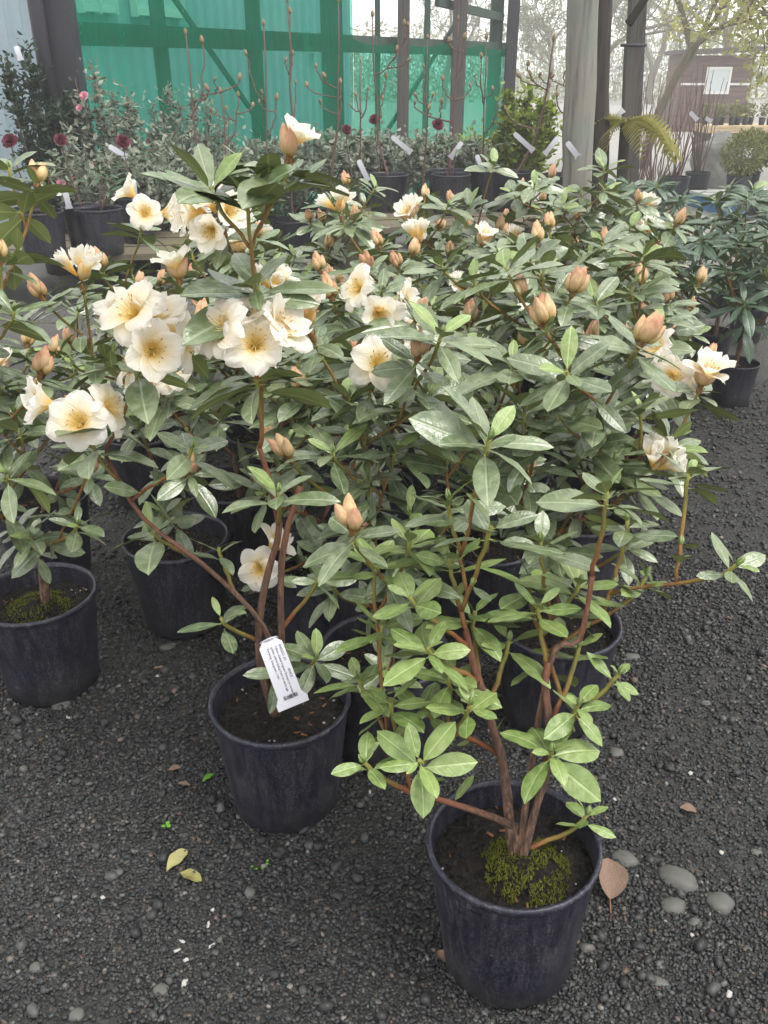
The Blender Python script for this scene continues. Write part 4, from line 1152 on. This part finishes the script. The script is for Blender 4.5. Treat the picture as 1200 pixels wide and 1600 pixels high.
def bud_small():
    m = MB(); m.tube([(0, 0, -0.2), (0, 0, 0.15), (0, 0, 0.6), (0, 0, 1.0)], [0.18, 0.36, 0.30, 0.03], 7); return m.mesh('bud', M_MAGBUD)
MAGBUD = bud_small()
def bare(px, py, Y, label, rows, zb, seed, pot=(0.16, 0.13, 0.29), mat=M_TWIGRED, group='bare budded magnolias', r0=0.013):
    """leafless potted magnolia: rows = photo (x, y) of each twig end at distance Y"""
    r = random.Random(seed)
    b = at_y(px, py, Y); b.z = zb
    root = empty('bare_magnolia', b); tag(root, label, 'magnolia', group)
    zs = add_pot(root, *pot, seed=seed)
    base = Vector((0, 0, zs)); nodes = [(base, r0)]
    T = sorted([at_y(x, y, Y + r.uniform(-.1, .1)) - b for x, y in rows], key=lambda v: (v - base).length)
    T = T[::-1]
    for i, e in enumerate(T):
        if i == 0: A_, ra = base, r0
        else: A_, ra = min(((n, q) for n, q in nodes if n.z < e.z - 0.05), key=lambda t: (e - t[0]).length + 0.4 * abs(e.x - t[0].x), default=(base, r0))
        d = e - A_
        P = bez(A_, A_ + Vector((d.x * 0.55, d.y * 0.55, d.z * 0.15)), e - Vector((d.x * 0.02, 0, d.z * 0.5)), e, 8)
        for k in range(1, 8): P[k] += Vector((r.gauss(0, .006), r.gauss(0, .006), 0))
        q0 = min(ra * 0.9, 0.006 + 0.010 * d.length)
        rd = [lerp(q0, 0.0048, k / 8) for k in range(9)]
        m = MB(); m.tube(P, rd, 6); m.build('twig', mat, root)
        nodes += [(P[k], rd[k]) for k in range(2, 7)]
        put('bud', MAGBUD, root, Matrix.Translation(e) @ zframe((P[8] - P[7]).normalized()) @ Matrix.Scale(0.038 * r.uniform(.7, 1.2), 4))
        for k in (4, 6):
            if r.random() < 0.5: put('bud', MAGBUD, root, Matrix.Translation(P[k]) @ zframe(Vector((r.uniform(-1, 1), r.uniform(-1, 1), 1))) @ Matrix.Scale(0.016, 4))
    return root
bare(318, 300, 6.6, 'bare magnolia left of the tallest flowering shoot', [(290, 52), (316, 66), (335, 125), (374, 124), (325, 140)], 0.0, 501)
bare(400, 300, 7.0, 'bare magnolia directly behind the tallest flowering shoot', [(385, 85), (410, 145), (405, 160), (432, 155), (412, 38)], 0.0, 502)
bare(500, 300, 7.2, 'bare magnolia with one long curved stem before the thick net post', [(529, 2), (532, 130), (508, 120), (494, 105), (480, 135), (500, 160)], 0.0, 503, r0=0.016)
bare(452, 300, 7.6, 'bare magnolia with one straight pale stem just right of the tallest shoot', [(449, 2), (453, 20), (457, 85), (462, 130), (446, 95)], 0.0, 504, r0=0.018, mat=M_TWIG)
bare(606, 290, 7.2, 'bare magnolia with a tall bundled stem behind the white tag', [(620, 78), (603, 120), (638, 40), (632, 38), (637, 95), (582, 25), (598, 155)], 0.40, 505, r0=0.014)
bare(700, 290, 7.3, 'bare magnolia with a wide fork on the timber bench', [(692, 125), (735, 135), (702, 65), (716, 30), (690, 160), (725, 60), (648, 162), (670, 170)], 0.42, 506, r0=0.016)
bare(800, 285, 7.2, 'bare magnolia in the bench pot in front of the lime-green shrub', [(865, 62), (829, 116), (843, 118), (812, 120), (825, 102), (790, 170), (860, 115)], 0.42, 507, r0=0.013)
bare(560, 300, 7.9, 'bare magnolia between the thick net post and the stem bundle', [(563, 95), (556, 150), (575, 140), (548, 165)], 0.0, 509)
bare(660, 300, 8.0, 'bare magnolia between the two dark net posts', [(662, 105), (650, 150), (676, 150), (668, 60)], 0.0, 510)
bare(760, 295, 7.9, 'bare magnolia near the right end of the net', [(752, 90), (742, 120), (770, 140), (760, 60), (778, 165)], 0.0, 511)
bare(360, 300, 6.9, 'bare magnolia with low forked twigs left of the tallest shoot', [(352, 170), (372, 150), (345, 145), (395, 165), (330, 172)], 0.0, 512)
bare(878, 285, 7.0, 'bare magnolia against the grey timber pole', [(895, 75), (882, 115), (862, 120), (870, 150), (912, 120), (920, 150)], 0.42, 508, r0=0.012)
# bench pots without much top growth, and stake plants with burgundy blooms
def burg(px, py, Y, zb, label, seed, n=1, leafy=True):
    r = random.Random(seed)
    b = at_y(px, py, Y); top = b.z; b.z = zb
    root = empty('burgundy_magnolia', b); tag(root, label, 'magnolia', 'burgundy-flowered magnolias')
    zs = add_pot(root, 0.125, 0.10, 0.30, seed=seed)
    for i in range(n):
        e = Vector((r.uniform(-.12, .12), r.uniform(-.12, .12), top - zb - 0.10 * i))
        P = bez(Vector((0, 0, zs)), Vector((0, 0, zs + 0.15)), e - UP * 0.2, e, 6)
        m = MB(); m.tube(P, [lerp(.007, .003, k / 6) for k in range(7)], 5); m.build('twig', M_TWIGRED, root)
        rose(root, e, Vector((r.uniform(-.6, .6), -0.6, 0.5)).normalized(), r.uniform(0.042, 0.060), M_BURG)
        if leafy:
            for k in (2, 3, 4, 5):
                for _ in range(3):
                    a = r.uniform(0, 6.28)
                    add_leaf(root, LS_DARK, P[k], Vector((math.cos(a), math.sin(a), r.uniform(-.2, .5))), UP, r.uniform(.09, .14), r)
    return root
burg(112, 220, 5.9, 0.33, 'burgundy-budded magnolia in the tall pot on the left bench', 601)
burg(200, 222, 6.3, 0.33, 'magnolia with one large burgundy bloom behind the left bench', 602)
burg(35, 222, 5.8, 0.33, 'magnolia with burgundy bloom at the left end of the left bench', 603)
burg(560, 205, 7.6, 0.0, 'dark-leaved burgundy magnolia right of the thick net post', 604)
burg(600, 188, 8.0, 0.0, 'burgundy magnolia left of the tall stem bundle', 605)
burg(672, 195, 7.9, 0.0, 'burgundy magnolia bloom between the two stem bundles', 606)
for i, (px, py, Y, lb) in enumerate(((705, 262, 7.0, 'bench pot of young camellia below the wide-forked magnolia'), (765, 258, 7.3, 'bench pot of camellia with broad dark leaves'), (60, 330, 5.7, 'short leafy magnolia at the left end of the left bench'), (150, 300, 5.85, 'leafy dark magnolia in the pot at the right end of the left bench'))):
    b = at_y(px, py, Y); r = random.Random(650 + i)
    root = empty('potted_camellia', (b.x, Y, 0.42 if i < 2 else 0.33)); tag(root, lb, 'potted plant', 'leafy pots on the benches')
    zs = add_pot(root, 0.15, 0.125, 0.29, seed=i)
    for k in range(4):
        e = Vector((r.uniform(-.12, .12), r.uniform(-.12, .12), zs + r.uniform(.12, .28)))
        m = MB(); m.tube([(0, 0, zs), e * 0.5 + Vector((0, 0, zs * .5)), e], [.006, .005, .003], 5); m.build('branch', M_TWIG, root)
        whorl(root, e, UP.copy(), 8, 0.11, r, LS_DARK if i != 2 else LS_SAGE)

# ------------------------------------------------------------------ the misty yard beyond
def tree(px, Y, label, Ht, trunk_r, mat_leaf, nleaf, L, seed, lean=0.0, spread=0.62, depth=5, name='spring_tree', z0=1.2, group='trees fading into the mist'):
    r = random.Random(seed)
    b = at_y(px, 200, Y); b.z = 0
    root = empty(name, b); tag(root, label, 'tree', group)
    m = MB(); ends = []
    def grow(p, d, ln, rad, lev):
        P = [p]; q = p.copy(); dd = d.copy()
        n = 4
        for i in range(n):
            dd = (dd + Vector((r.gauss(0, .16), r.gauss(0, .16), r.gauss(0.03, .10)))).normalized()
            q = q + dd * ln / n; P.append(q.copy())
        m.tube(P, [lerp(rad, rad * 0.62, i / n) for i in range(n + 1)], 6 if lev < 3 else 4, False)
        if lev >= 2: ends.extend((x.copy(), dd.copy()) for x in P[1:])
        if lev >= depth: return
        for i in range(3 if lev < 2 else r.choice((2, 3))):
            a = r.uniform(0, 6.28); t = dd.orthogonal().normalized(); t = t * math.cos(a) + dd.cross(t) * math.sin(a)
            s = P[r.choice((2, 3, 4))] if i else P[4]
            grow(s, (dd + t * spread * r.uniform(0.7, 1.4)).normalized(), ln * r.uniform(0.62, 0.85), rad * 0.58, lev + 1)
    grow(Vector((0, 0, 0)), Vector((lean, 0, 1)).normalized(), Ht * 0.30, trunk_r, 0)
    m.build('trunk', M_TREEBARK, root)
    lv = MB()
    pts = []
    for _ in range(nleaf):
        p, d = r.choice(ends)
        pts.append((p + Vector((r.gauss(0, .10), r.gauss(0, .10), r.gauss(0, .10))), Vector((r.gauss(0, 1), r.gauss(0, 1), r.gauss(0, .5))).normalized()))
    leaf_cloud(lv, pts, L, r)
    lv.build('crown', mat_leaf, root)
tree(1012, 15, 'young-leaved yellow-green tree behind the square dark post', 6.0, 0.085, M_SPRING, 9000, 0.085, 701, 0.1, depth=6)
tree(1230, 13, 'yellow-green branches of the tree at the right edge', 5.5, 0.09, M_SPRING, 7000, 0.085, 702, -0.25, depth=6)
tree(1120, 30, 'pale tree behind the dark shed', 8.5, 0.18, M_SPRING, 5000, 0.13, 703)
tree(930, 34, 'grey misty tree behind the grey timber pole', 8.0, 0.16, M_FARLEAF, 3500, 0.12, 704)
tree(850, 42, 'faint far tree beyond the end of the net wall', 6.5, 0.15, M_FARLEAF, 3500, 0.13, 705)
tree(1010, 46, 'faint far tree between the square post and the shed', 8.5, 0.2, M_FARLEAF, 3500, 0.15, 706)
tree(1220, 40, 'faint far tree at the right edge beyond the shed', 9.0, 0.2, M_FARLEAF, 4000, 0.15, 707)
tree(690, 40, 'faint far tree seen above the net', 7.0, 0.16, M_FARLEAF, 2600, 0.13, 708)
# far hedge of bare twigs: one mass
r = random.Random(9); m = MB()
for i in range(5200):
    x = r.uniform(-6, 34); y = r.uniform(48, 60); z = r.uniform(0, 2.8 + 1.2 * mnoise.noise(Vector((x * .25, 0, 0)))) 
    d = Vector((r.gauss(0, .5), r.gauss(0, .3), 1)).normalized() * r.uniform(.4, 1.1); s = Vector((r.uniform(.01, .03), 0, 0))
    p = Vector((x, y, z)); m.add([p - s, p + s, p + d + s * .3, p + d - s * .3], [(0, 1, 2, 3)])
leafp = [(Vector((r.uniform(-6, 34), r.uniform(48, 60), r.random() ** 1.3 * 3.6)), Vector((r.gauss(0, 1), r.gauss(0, 1), .2)).normalized()) for _ in range(9000)]
leaf_cloud(m, leafp, 0.30, r)
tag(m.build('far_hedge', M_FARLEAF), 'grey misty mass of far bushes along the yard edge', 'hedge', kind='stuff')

# shed
sc_ = at_y(1094, 200, 25.5); root = empty('garden_shed', (sc_.x, 25.5, 0), R(-6))
tag(root, 'small dark boarded shed with a white-framed window in the mist', 'shed')
for i in range(15):
    m = MB(); m.box((0, -0.9 - 0.006 * (i % 2), 0.06 + i * 0.118), (1.7, 0.03, 0.112)); m.build('plank', M_SHEDWALL, root, None, False)
for sx in (-1, 1):
    m = MB(); m.box((sx * 0.87, 0, 0.9), (0.05, 1.86, 1.78)); m.build('side_wall', M_SHEDWALL, root, None, False)
m = MB(); m.box((0.05, 0, 1.88), (2.1, 2.3, 0.10), Matrix.Rotation(R(-2), 3, 'Y')); m.build('roof', M_SHEDROOF, root, None, False)
m = MB(); m.box((0, 0.9, 0.9), (1.7, 0.04, 1.78)); m.build('back_wall', M_SHEDWALL, root, None, False)
m = MB(); m.box((0.05, -0.935, 1.2), (0.52, 0.03, 0.52)); w = m.build('window', M_WINGLASS, root, None, False)
m = MB()
for dx, dz, a, b in ((-0.28, 0, .06, .62), (0.28, 0, .06, .62), (0, .28, .5, .06), (0, -.28, .5, .06)): m.box((0.05 + dx, -0.955, 1.2 + dz), (a, .03, b))
m.build('window_frame', M_PAINTWHITE, w, None, False)
m = MB(); m.box((0, -0.93, 1.12), (1.7, 0.012, 0.05)); m.build('trim', M_PAINTWHITE, root, None, False)

# display bench with small plants
c = at_y(1147, 210, 16.5); root = empty('display_bench', (c.x, 16.5, 0)); tag(root, 'pale timber display bench holding small pots in front of the shed', 'bench')
m = MB(); m.box((0, 0, 0.52), (1.25, 0.8, 0.11)); m.build('top', M_BENCHPALE, root, None, False)
for sx in (-.55, .05, .55):
    m = MB(); m.box((sx, 0, 0.232), (0.07, 0.7, 0.465)); m.build('leg', M_TIMBER, root, None, False)
for i in range(9):
    r = random.Random(800 + i)
    t = empty('small_pot_plant', (c.x - .55 + i * .137, 16.3 + r.uniform(0, .3), 0.575)); tag(t, ('leftmost', 'second', 'third', 'fourth', 'fifth', 'sixth', 'seventh', 'eighth', 'last')[i] + ' small pot plant from the left on the pale display bench', 'potted plant', 'small pots on the display bench')
    pm = MB(); pm.lathe([(0.0, 0), (.045, 0), (.058, .12), (.05, .12), (.05, .10), (0, .10)], 12); pm.build('pot', M_POT, t)
    lv = MB(); leaf_cloud(lv, [(Vector((r.gauss(0, .04), r.gauss(0, .04), .11 + r.uniform(0, .22))), Vector((r.gauss(0, 1), r.gauss(0, 1), .6)).normalized()) for _ in range(160)], .045, r); lv.build('foliage', M_BOXLEAF, t)

# boulder
def blob(name, c, dims, mat, seed, amp=0.22, sub=4, rot=0.0, sc=1.6):
    bm = bmesh.new(); bmesh.ops.create_icosphere(bm, subdivisions=sub, radius=1)
    for v in bm.verts:
        n = mnoise.noise(v.co * sc + Vector((seed, 0, 0))) + 0.4 * mnoise.noise(v.co * sc * 2.6 + Vector((0, seed, 0)))
        v.co = v.co * (1 + amp * n); v.co = Vector((v.co.x * dims[0], v.co.y * dims[1], v.co.z * dims[2]))
    for f in bm.faces: f.smooth = True
    me = bpy.data.meshes.new(name); bm.to_mesh(me); bm.free(); me.materials.append(mat)
    return put(name, me, None, Matrix.Translation(c) @ Matrix.Rotation(rot, 4, 'Z'))
c = at_y(1124, 240, 12.6); tag(blob('boulder', (c.x, 12.6, 0.26), (.34, .3, .42), M_ROCK, 3.0, 0.34, 4, 0.6, 1.3), 'large pale grey boulder in the yard before the display bench', 'boulder')

# blue pallet with clipped shrubs
c = at_y(1195, 270, 10.2); root = empty('blue_pallet', (c.x, 10.2, 0), R(8)); tag(root, 'low blue and white pallet under the clipped bushes at the right edge', 'pallet')
for i in range(5):
    m = MB(); m.box((0, -.5 + i * .25, .15), (1.1, .2, .03)); m.build('plank', M_PAINTWHITE, root, None, False)
for sx in (-.5, 0, .5):
    m = MB(); m.box((sx, 0, .066), (.12, 1.16, .13)); m.build('bearer', M_BLUE, root, None, False)
for i, (dx, dy, lb) in enumerate(((-.36, -.22, 'clipped round bush nearest on the blue pallet'), (-.1, .2, 'clipped round bush at the back of the blue pallet'), (.18, -.2, 'clipped round bush in the middle of the blue pallet'), (.45, .1, 'clipped round bush at the right end of the blue pallet'))):
    r = random.Random(830 + i)
    t = empty('clipped_bush', (c.x + dx, 10.2 + dy, .166)); tag(t, lb, 'bush', 'clipped bushes on the blue pallet')
    add_pot(t, .13, .11, .24, seed=i)
    m = MB()
    for k in range(6): m.tube([(0, 0, .19), (r.uniform(-.1, .1), r.uniform(-.1, .1), .45)], [.008, .004], 5)
    m.build('stem', M_TWIG, t)
    lv = MB(); pts = []
    for _ in range(1300):
        d = Vector((r.gauss(0, 1), r.gauss(0, 1), r.gauss(0, 1))).normalized(); pts.append((d * .22 * r.uniform(.6, 1.05) + Vector((0, 0, .45)), d))
    leaf_cloud(lv, pts, .04, r); lv.build('foliage', M_BOXLEAF, t)

# bare-rooted saplings standing in black pots
for i, (px, Y, lb, h) in enumerate(((1002, 8.9, 'bundle of bare saplings in a black pot behind the square post', 1.35), (1030, 9.6, 'bundle of bare saplings in a black pot left of the reddish twigs', 1.3), (1062, 10.5, 'bundle of reddish bare saplings before the shed', 1.25), (1096, 11.0, 'bundle of bare saplings in the black pot beside the boulder', 1.4))):
    r = random.Random(850 + i); b = at_y(px, 240, Y); root = empty('bare_saplings', (b.x, Y, 0)); tag(root, lb, 'sapling', 'bare saplings in the yard')
    zs = add_pot(root, .15, .13, .34, seed=i)
    for k in range(16):
        a = r.uniform(0, 6.28); e = Vector((math.cos(a) * r.uniform(.05, .32), math.sin(a) * r.uniform(.05, .25), h * r.uniform(.75, 1.1)))
        P = bez(Vector((e.x * .15, e.y * .15, zs)), Vector((e.x * .3, e.y * .3, h * .35)), Vector((e.x * .8, e.y * .8, h * .6)), e, 6)
        for q in range(1, 7): P[q] += Vector((r.gauss(0, .012), r.gauss(0, .012), 0))
        m = MB(); m.tube(P, [lerp(.008, .003, q / 6) for q in range(7)], 5); m.build('stem', M_TWIGRED if i == 2 else M_TWIG, root)
# tree fern fronds
b = at_y(980, 165, 7.0); root = empty('tree_fern', (b.x, 7.0, 0)); tag(root, 'olive-yellow fern with arching fronds in front of the square post', 'fern')
m = MB(); m.tube([(0, 0, 0), (0.03, 0, .5), (0, 0, b.z - .12)], [.05, .045, .04], 8, True, 0, None, .3, 2); m.build('trunk', M_BLACKBARK, root)
r = random.Random(33)
for i in range(9):
    a = -0.3 + i * 0.72 + r.uniform(-.2, .2); ln = r.uniform(.34, .50); m = MB()
    d = Vector((math.cos(a), math.sin(a), 0)); s = Vector((-d.y, d.x, 0)); top = Vector((0, 0, b.z - .12)); s = (s + UP * r.choice((-.7, .7))).normalized()
    P = [top + d * ln * t + UP * (0.55 * t - 1.15 * t * t) * ln for t in [k / 18 for k in range(19)]]
    m.tube(P, [lerp(.006, .002, k / 18) for k in range(19)], 4, False)
    for k in range(2, 19):
        w = ln * 0.26 * math.sin(math.pi * min(1, (k + 1) / 19)) ** .7
        for sg in (-1, 1):
            e = P[k] + (s * sg * w + d * w * .35 - UP * w * .25); q = d * .018
            m.add([P[k] - q, P[k] + q, e + q * .3, e - q * .3], [(0, 1, 2, 3)])
    m.build('frond', M_FERN, root)

# ------------------------------------------------------------------ tags
def tagmesh(L, w, bend, head=True):
    m = MB(); n = 12; V = []
    for i in range(n + 1):
        t = i / n
        ww = w * (0.55 if t < 0.06 else 0.95 if t < 0.86 else 1.25) / 2
        x = L * t; z = -bend * L * t * t
        for z_ in (0.0004, -0.0004): V += [(x, -ww, z + z_), (x, ww, z + z_)]
    F = []
    for i in range(n):
        o = i * 4
        F += [(o, o + 4, o + 5, o + 1), (o + 2, o + 3, o + 7, o + 6), (o, o + 2, o + 6, o + 4), (o + 1, o + 5, o + 7, o + 3)]
    F += [(0, 1, 3, 2), (n * 4, n * 4 + 2, n * 4 + 3, n * 4 + 1)]
    m.add(V, F); return m
def face_tag(P, along, nrm, L, w, bend, label, name='plant_tag', group=None):
    root = tagmesh(L, w, bend).build(name, M_WHITE, None, Matrix.Translation(P) @ frame(along, nrm), False)
    return tag(root, label, 'tag', group)
# the printed tag on the tall plant's trunk
P = at_y(420, 1000, 1.30); E = at_y(458, 1100, 1.20)
al = (E - P); nv = (Vector((0, 0, CAM_H)) - P).normalized()
L_ = al.length; BEND = 0.10
tg = face_tag(P, al + nv * 0.0, nv, L_, 0.046, BEND, 'printed white plant tag with a barcode looped round the trunk', group=None)
m = MB(); m.tube([Vector((-0.004 + 0.004 * math.cos(a), 0.016 * math.sin(a), -0.012 + 0.016 * math.cos(a))) for a in [k * math.pi / 8 for k in range(17)]], [0.0022] * 17, 4, False); m.build('loop', M_WHITE, tg)
def printed(txt, x, y, size):
    cu = bpy.data.curves.new('print', 'FONT'); cu.body = txt; cu.size = size; cu.align_x = 'LEFT'
    o = bpy.data.objects.new('print', cu); COL.objects.link(o)
    dg = bpy.context.evaluated_depsgraph_get()
    me = bpy.data.meshes.new_from_object(o.evaluated_get(dg))
    bpy.data.objects.remove(o)
    me.materials.clear(); me.materials.append(M_INK)
    for v in me.vertices:
        xx = x + v.co.x; v.co = Vector((xx, y + v.co.y, -BEND * xx * xx / L_ + 0.0009))
    put('lettering', me, tg)
for k, t in enumerate(('RHODO. JO         IENCE', 'Yellow shaded fragrant flowers in compact', 'golden yellow fading from an early age', 'flowering. Evergreen. 1.2m')):
    printed(t, L_ * 0.12, 0.013 - 0.0075 * k, 0.0062 if k == 0 else 0.0056)
m = MB(); rr = random.Random(12); yy = -0.012
while yy < 0.014:
    w = rr.choice((.0005, .0008, .0013)); xx = L_ * .86
    m.box((xx, yy + w / 2, -BEND * xx * xx / L_ + 0.0009), (0.008, w, 0.0002)); yy += w + rr.choice((.0005, .0009))
m.build('barcode', M_INK, tg, None, False)
# tags on the bench plants
TG = [(612, 213, 642, 238, 6.9, 'white tag hanging on the bare stem bundle behind the crowd'), (722, 222, 704, 246, 7.0, 'curled white tag on the wide-forked magnolia'), (803, 208, 834, 236, 6.9, 'white tag slanting across the lime-green shrub'), (872, 214, 852, 240, 6.8, 'white tag just left of the grey pole'), (886, 222, 904, 246, 6.0, 'white tag at the foot of the grey pole'),
      (100, 292, 108, 325, 5.75, 'pale tag standing in the left bench pot'), (208, 280, 212, 316, 6.0, 'wide pale tag right of the left bench pots'), (170, 228, 196, 244, 6.4, 'pale slanting tag below the burgundy bloom'), (20, 296, 10, 324, 5.7, 'pale tag at the left picture edge'), (25, 72, 32, 92, 6.5, 'white tag high on the dark columnar evergreen'), (745, 242, 752, 262, 6.9, 'pale tag stuck in the camellia pot on the bench'), (560, 250, 575, 282, 6.2, 'blue-white tag in the pot behind the crowd'),
      (960, 185, 974, 172, 7.3, 'white tag on the saplings left of the square post'), (1078, 175, 1090, 188, 10.3, 'white tag on the saplings before the shed'), (1008, 194, 1022, 202, 8.6, 'white tag on the saplings right of the square post'), (1102, 184, 1112, 190, 10.8, 'small white tag near the display bench')]
for x0, y0, x1, y1, Y, lb in TG:
    P = at_y(x0, y0, Y); E = at_y(x1, y1, Y - 0.03); nv = (Vector((0, 0, CAM_H)) - P).normalized()
    face_tag(P, E - P, nv, (E - P).length, 0.036 if Y < 8 else 0.045, 0.25, lb, group='white tags on the background plants')

# ------------------------------------------------------------------ things lying on the gravel
ST = [(1060, 1372, .040, .024, -.5, 'long grey river stone right of the nearest pot'), (1126, 1408, .027, .021, .5, 'round grey river stone farthest right of the stone group'), (1052, 1414, .026, .016, .1, 'small oval river stone below the long one'), (1086, 1440, .013, .010, .3, 'little brown pebble under the river stones'),
      (976, 1342, .026, .018, -.4, 'flat half-buried stone beside the rim of the nearest pot'), (987, 1027, .022, .012, 0, 'dark oval pebble beside the right-hand branch'), (963, 1176, .018, .014, .4, 'grey pebble in the gravel midway up the right side'), (1103, 1098, .014, .008, 0, 'small dark pebble right of the midway one'), (1183, 1328, .012, .008, 0, 'small round pebble near the right picture edge'),
      (95, 1100, .024, .017, .2, 'angular grey stone leaning against the left edge pot'), (250, 1540, .014, .011, .5, 'rounded pebble near the bottom left'), (262, 1010, .022, .013, .3, 'flat slate piece behind the tagged pot'), (55, 1506, .011, .010, 0, 'dark pebble at the lower left edge'), (118, 1580, .013, .011, .4, 'pale pebble at the bottom edge'), (1030, 1532, .022, .010, -.4, 'long pale half-buried stone in the bottom right')]
for i, (x, y, a, b, rt, lb) in enumerate(ST):
    p = at_z(x, y, 0.004); z = ground_z(p.x, p.y)
    o = blob('river_stone', (p.x, p.y, z + b * 0.02), (a, b * 1.15, b * 0.62), M_STONE, i * 2.7, 0.16, 3, rt, 1.1); tag(o, lb, 'stone', 'larger stones on the gravel')
CH = [(86, 1362), (160, 1400), (332, 1418), (284, 1466), (330, 1472), (290, 1494), (288, 1530), (276, 1480), (246, 1057), (382, 1000), (578, 1238), (1081, 1460), (1140, 1552), (960, 1250), (1079, 1207), (1127, 1330), (107, 1120), (325, 1440)]
for i, (x, y) in enumerate(CH):
    p = at_z(x, y, 0.004); o = blob('white_chip', (p.x, p.y, ground_z(p.x, p.y) + .004), (.0075 * rng.uniform(.55, 1.15), .0050 * rng.uniform(.6, 1.1), .0024), M_CHIP, i * 1.3, 0.7, 2, rng.uniform(0, 3), 1.9)
    tag(o, 'small white stone chip lying on the dark gravel', 'stone chip', 'white chips on the gravel')
def fallen(px, py, L, w, rz, mat, label, tip=(0, 0), stalk=0.0, wr=0.45, z=0.007, tilt=(0, 0)):
    p = at_z(px, py, 0.005)
    me = leaf_mesh('fallen_leaf', [mat, mat], wr, 0.05, 0.25, -0.25, 0.03, 0.5, int(px), 10, 0.02 if not stalk else 0.02)
    M = Matrix.Translation((p.x, p.y, ground_z(p.x, p.y) + z)) @ Matrix.Rotation(rz, 4, 'Z') @ Matrix.Rotation(tilt[0], 4, 'Y') @ Matrix.Rotation(tilt[1], 4, 'X') @ Matrix.Scale(L, 4)
    o = put('fallen_leaf', me, None, M)
    if stalk:
        m = MB(); m.tube([(0.03, 0, 0.0), (-0.3 * stalk, -0.03, -.02), (-0.65 * stalk, -0.16, -.16), (-stalk, -0.12, -.34)], [.026, .022, .022, .034], 5); m.build('stalk', M_WOODCHIP, o)
    return tag(o, label, 'leaf', 'leaves fallen on the gravel')
fallen(260, 1360, .062, 0, R(62), M_PALELEAF, 'pale olive fallen leaf with a midrib, lying flat on the gravel')
fallen(280, 1362, .052, 0, R(-22), M_YELLEAF, 'half-brown yellow-green fallen leaf below the olive one')
fallen(952, 1412, .082, 0, R(80), M_DEADLEAF, 'large dry brown leaf with a long stalk against the nearest pot', stalk=1.15, wr=0.72, z=0.012, tilt=(-.35, .3))
fallen(388, 932, .06, 0, R(20), M_DEADLEAF, 'curled reddish dead leaf behind the tagged pot', wr=.5, z=.012)
fallen(240, 1046, .035, 0, R(5), M_DEADLEAF, 'thin brown dead leaf between the two left pots', wr=.35)
fallen(272, 1086, .022, 0, R(100), M_DEADLEAF, 'small rust-brown leaf scrap left of the tagged pot', wr=.6)
fallen(262, 1205, .03, 0, R(20), M_DEADLEAF, 'brown leaf scrap below the rust-brown one', wr=.5)
fallen(278, 1225, .028, 0, R(-10), M_DEADLEAF, 'dark brown leaf scrap lowest of the left scraps', wr=.45)
fallen(316, 1222, .032, 0, R(50), M_WEED, 'small green fallen leaf left of the tagged pot', wr=.4)
fallen(1062, 1262, .035, 0, R(-15), M_DEADLEAF, 'lobed pale brown leaf on the gravel at the right', wr=.7)
fallen(700, 1505, .03, 0, R(130), M_DEADLEAF, 'dark crumpled leaf in front of the nearest pot', wr=.6)
for px, py, n, lb in ((260, 1290, 3, 'tiny bright green seedling on the gravel above the olive leaf'), (405, 1348, 6, 'sprinkle of tiny weed leaves right of the fallen leaves')):
    p = at_z(px, py, 0.004); root = empty('weed_seedling', (p.x, p.y, ground_z(p.x, p.y) + .004)); tag(root, lb, 'seedling')
    r = random.Random(px)
    for i in range(n):
        a = r.uniform(0, 6.28); me = LEAFWEED = leaf_mesh('leaf', [M_WEED, M_WEED], .8, .1, .1, .1, .01, .5, i, 5)
        put('leaf', me, root, Matrix.Translation((math.cos(a) * .008 * (n > 3) * 1.6, math.sin(a) * .012 * (n > 3), .002)) @ Matrix.Rotation(a, 4, 'Z') @ Matrix.Rotation(-.3, 4, 'Y') @ Matrix.Scale(.011 if n == 3 else .007, 4))

# ------------------------------------------------------------------ misty air
k = NT('mist')
pv = k.n('VolumePrincipled')
pv.inputs['Color'].default_value = (0.99, 0.995, 1.0, 1)
pv.inputs['Density'].default_value = 0.0055
pv.inputs['Anisotropy'].default_value = 0.2
k.l(pv.outputs[0], k.out.inputs['Volume'])
m = MB(); m.box((0, 30, 4.5), (90, 74, 11.5))
hz = m.build('haze', k.m, None, None, False); tag(hz, 'thin pale mist filling the nursery yard', 'haze', kind='stuff')
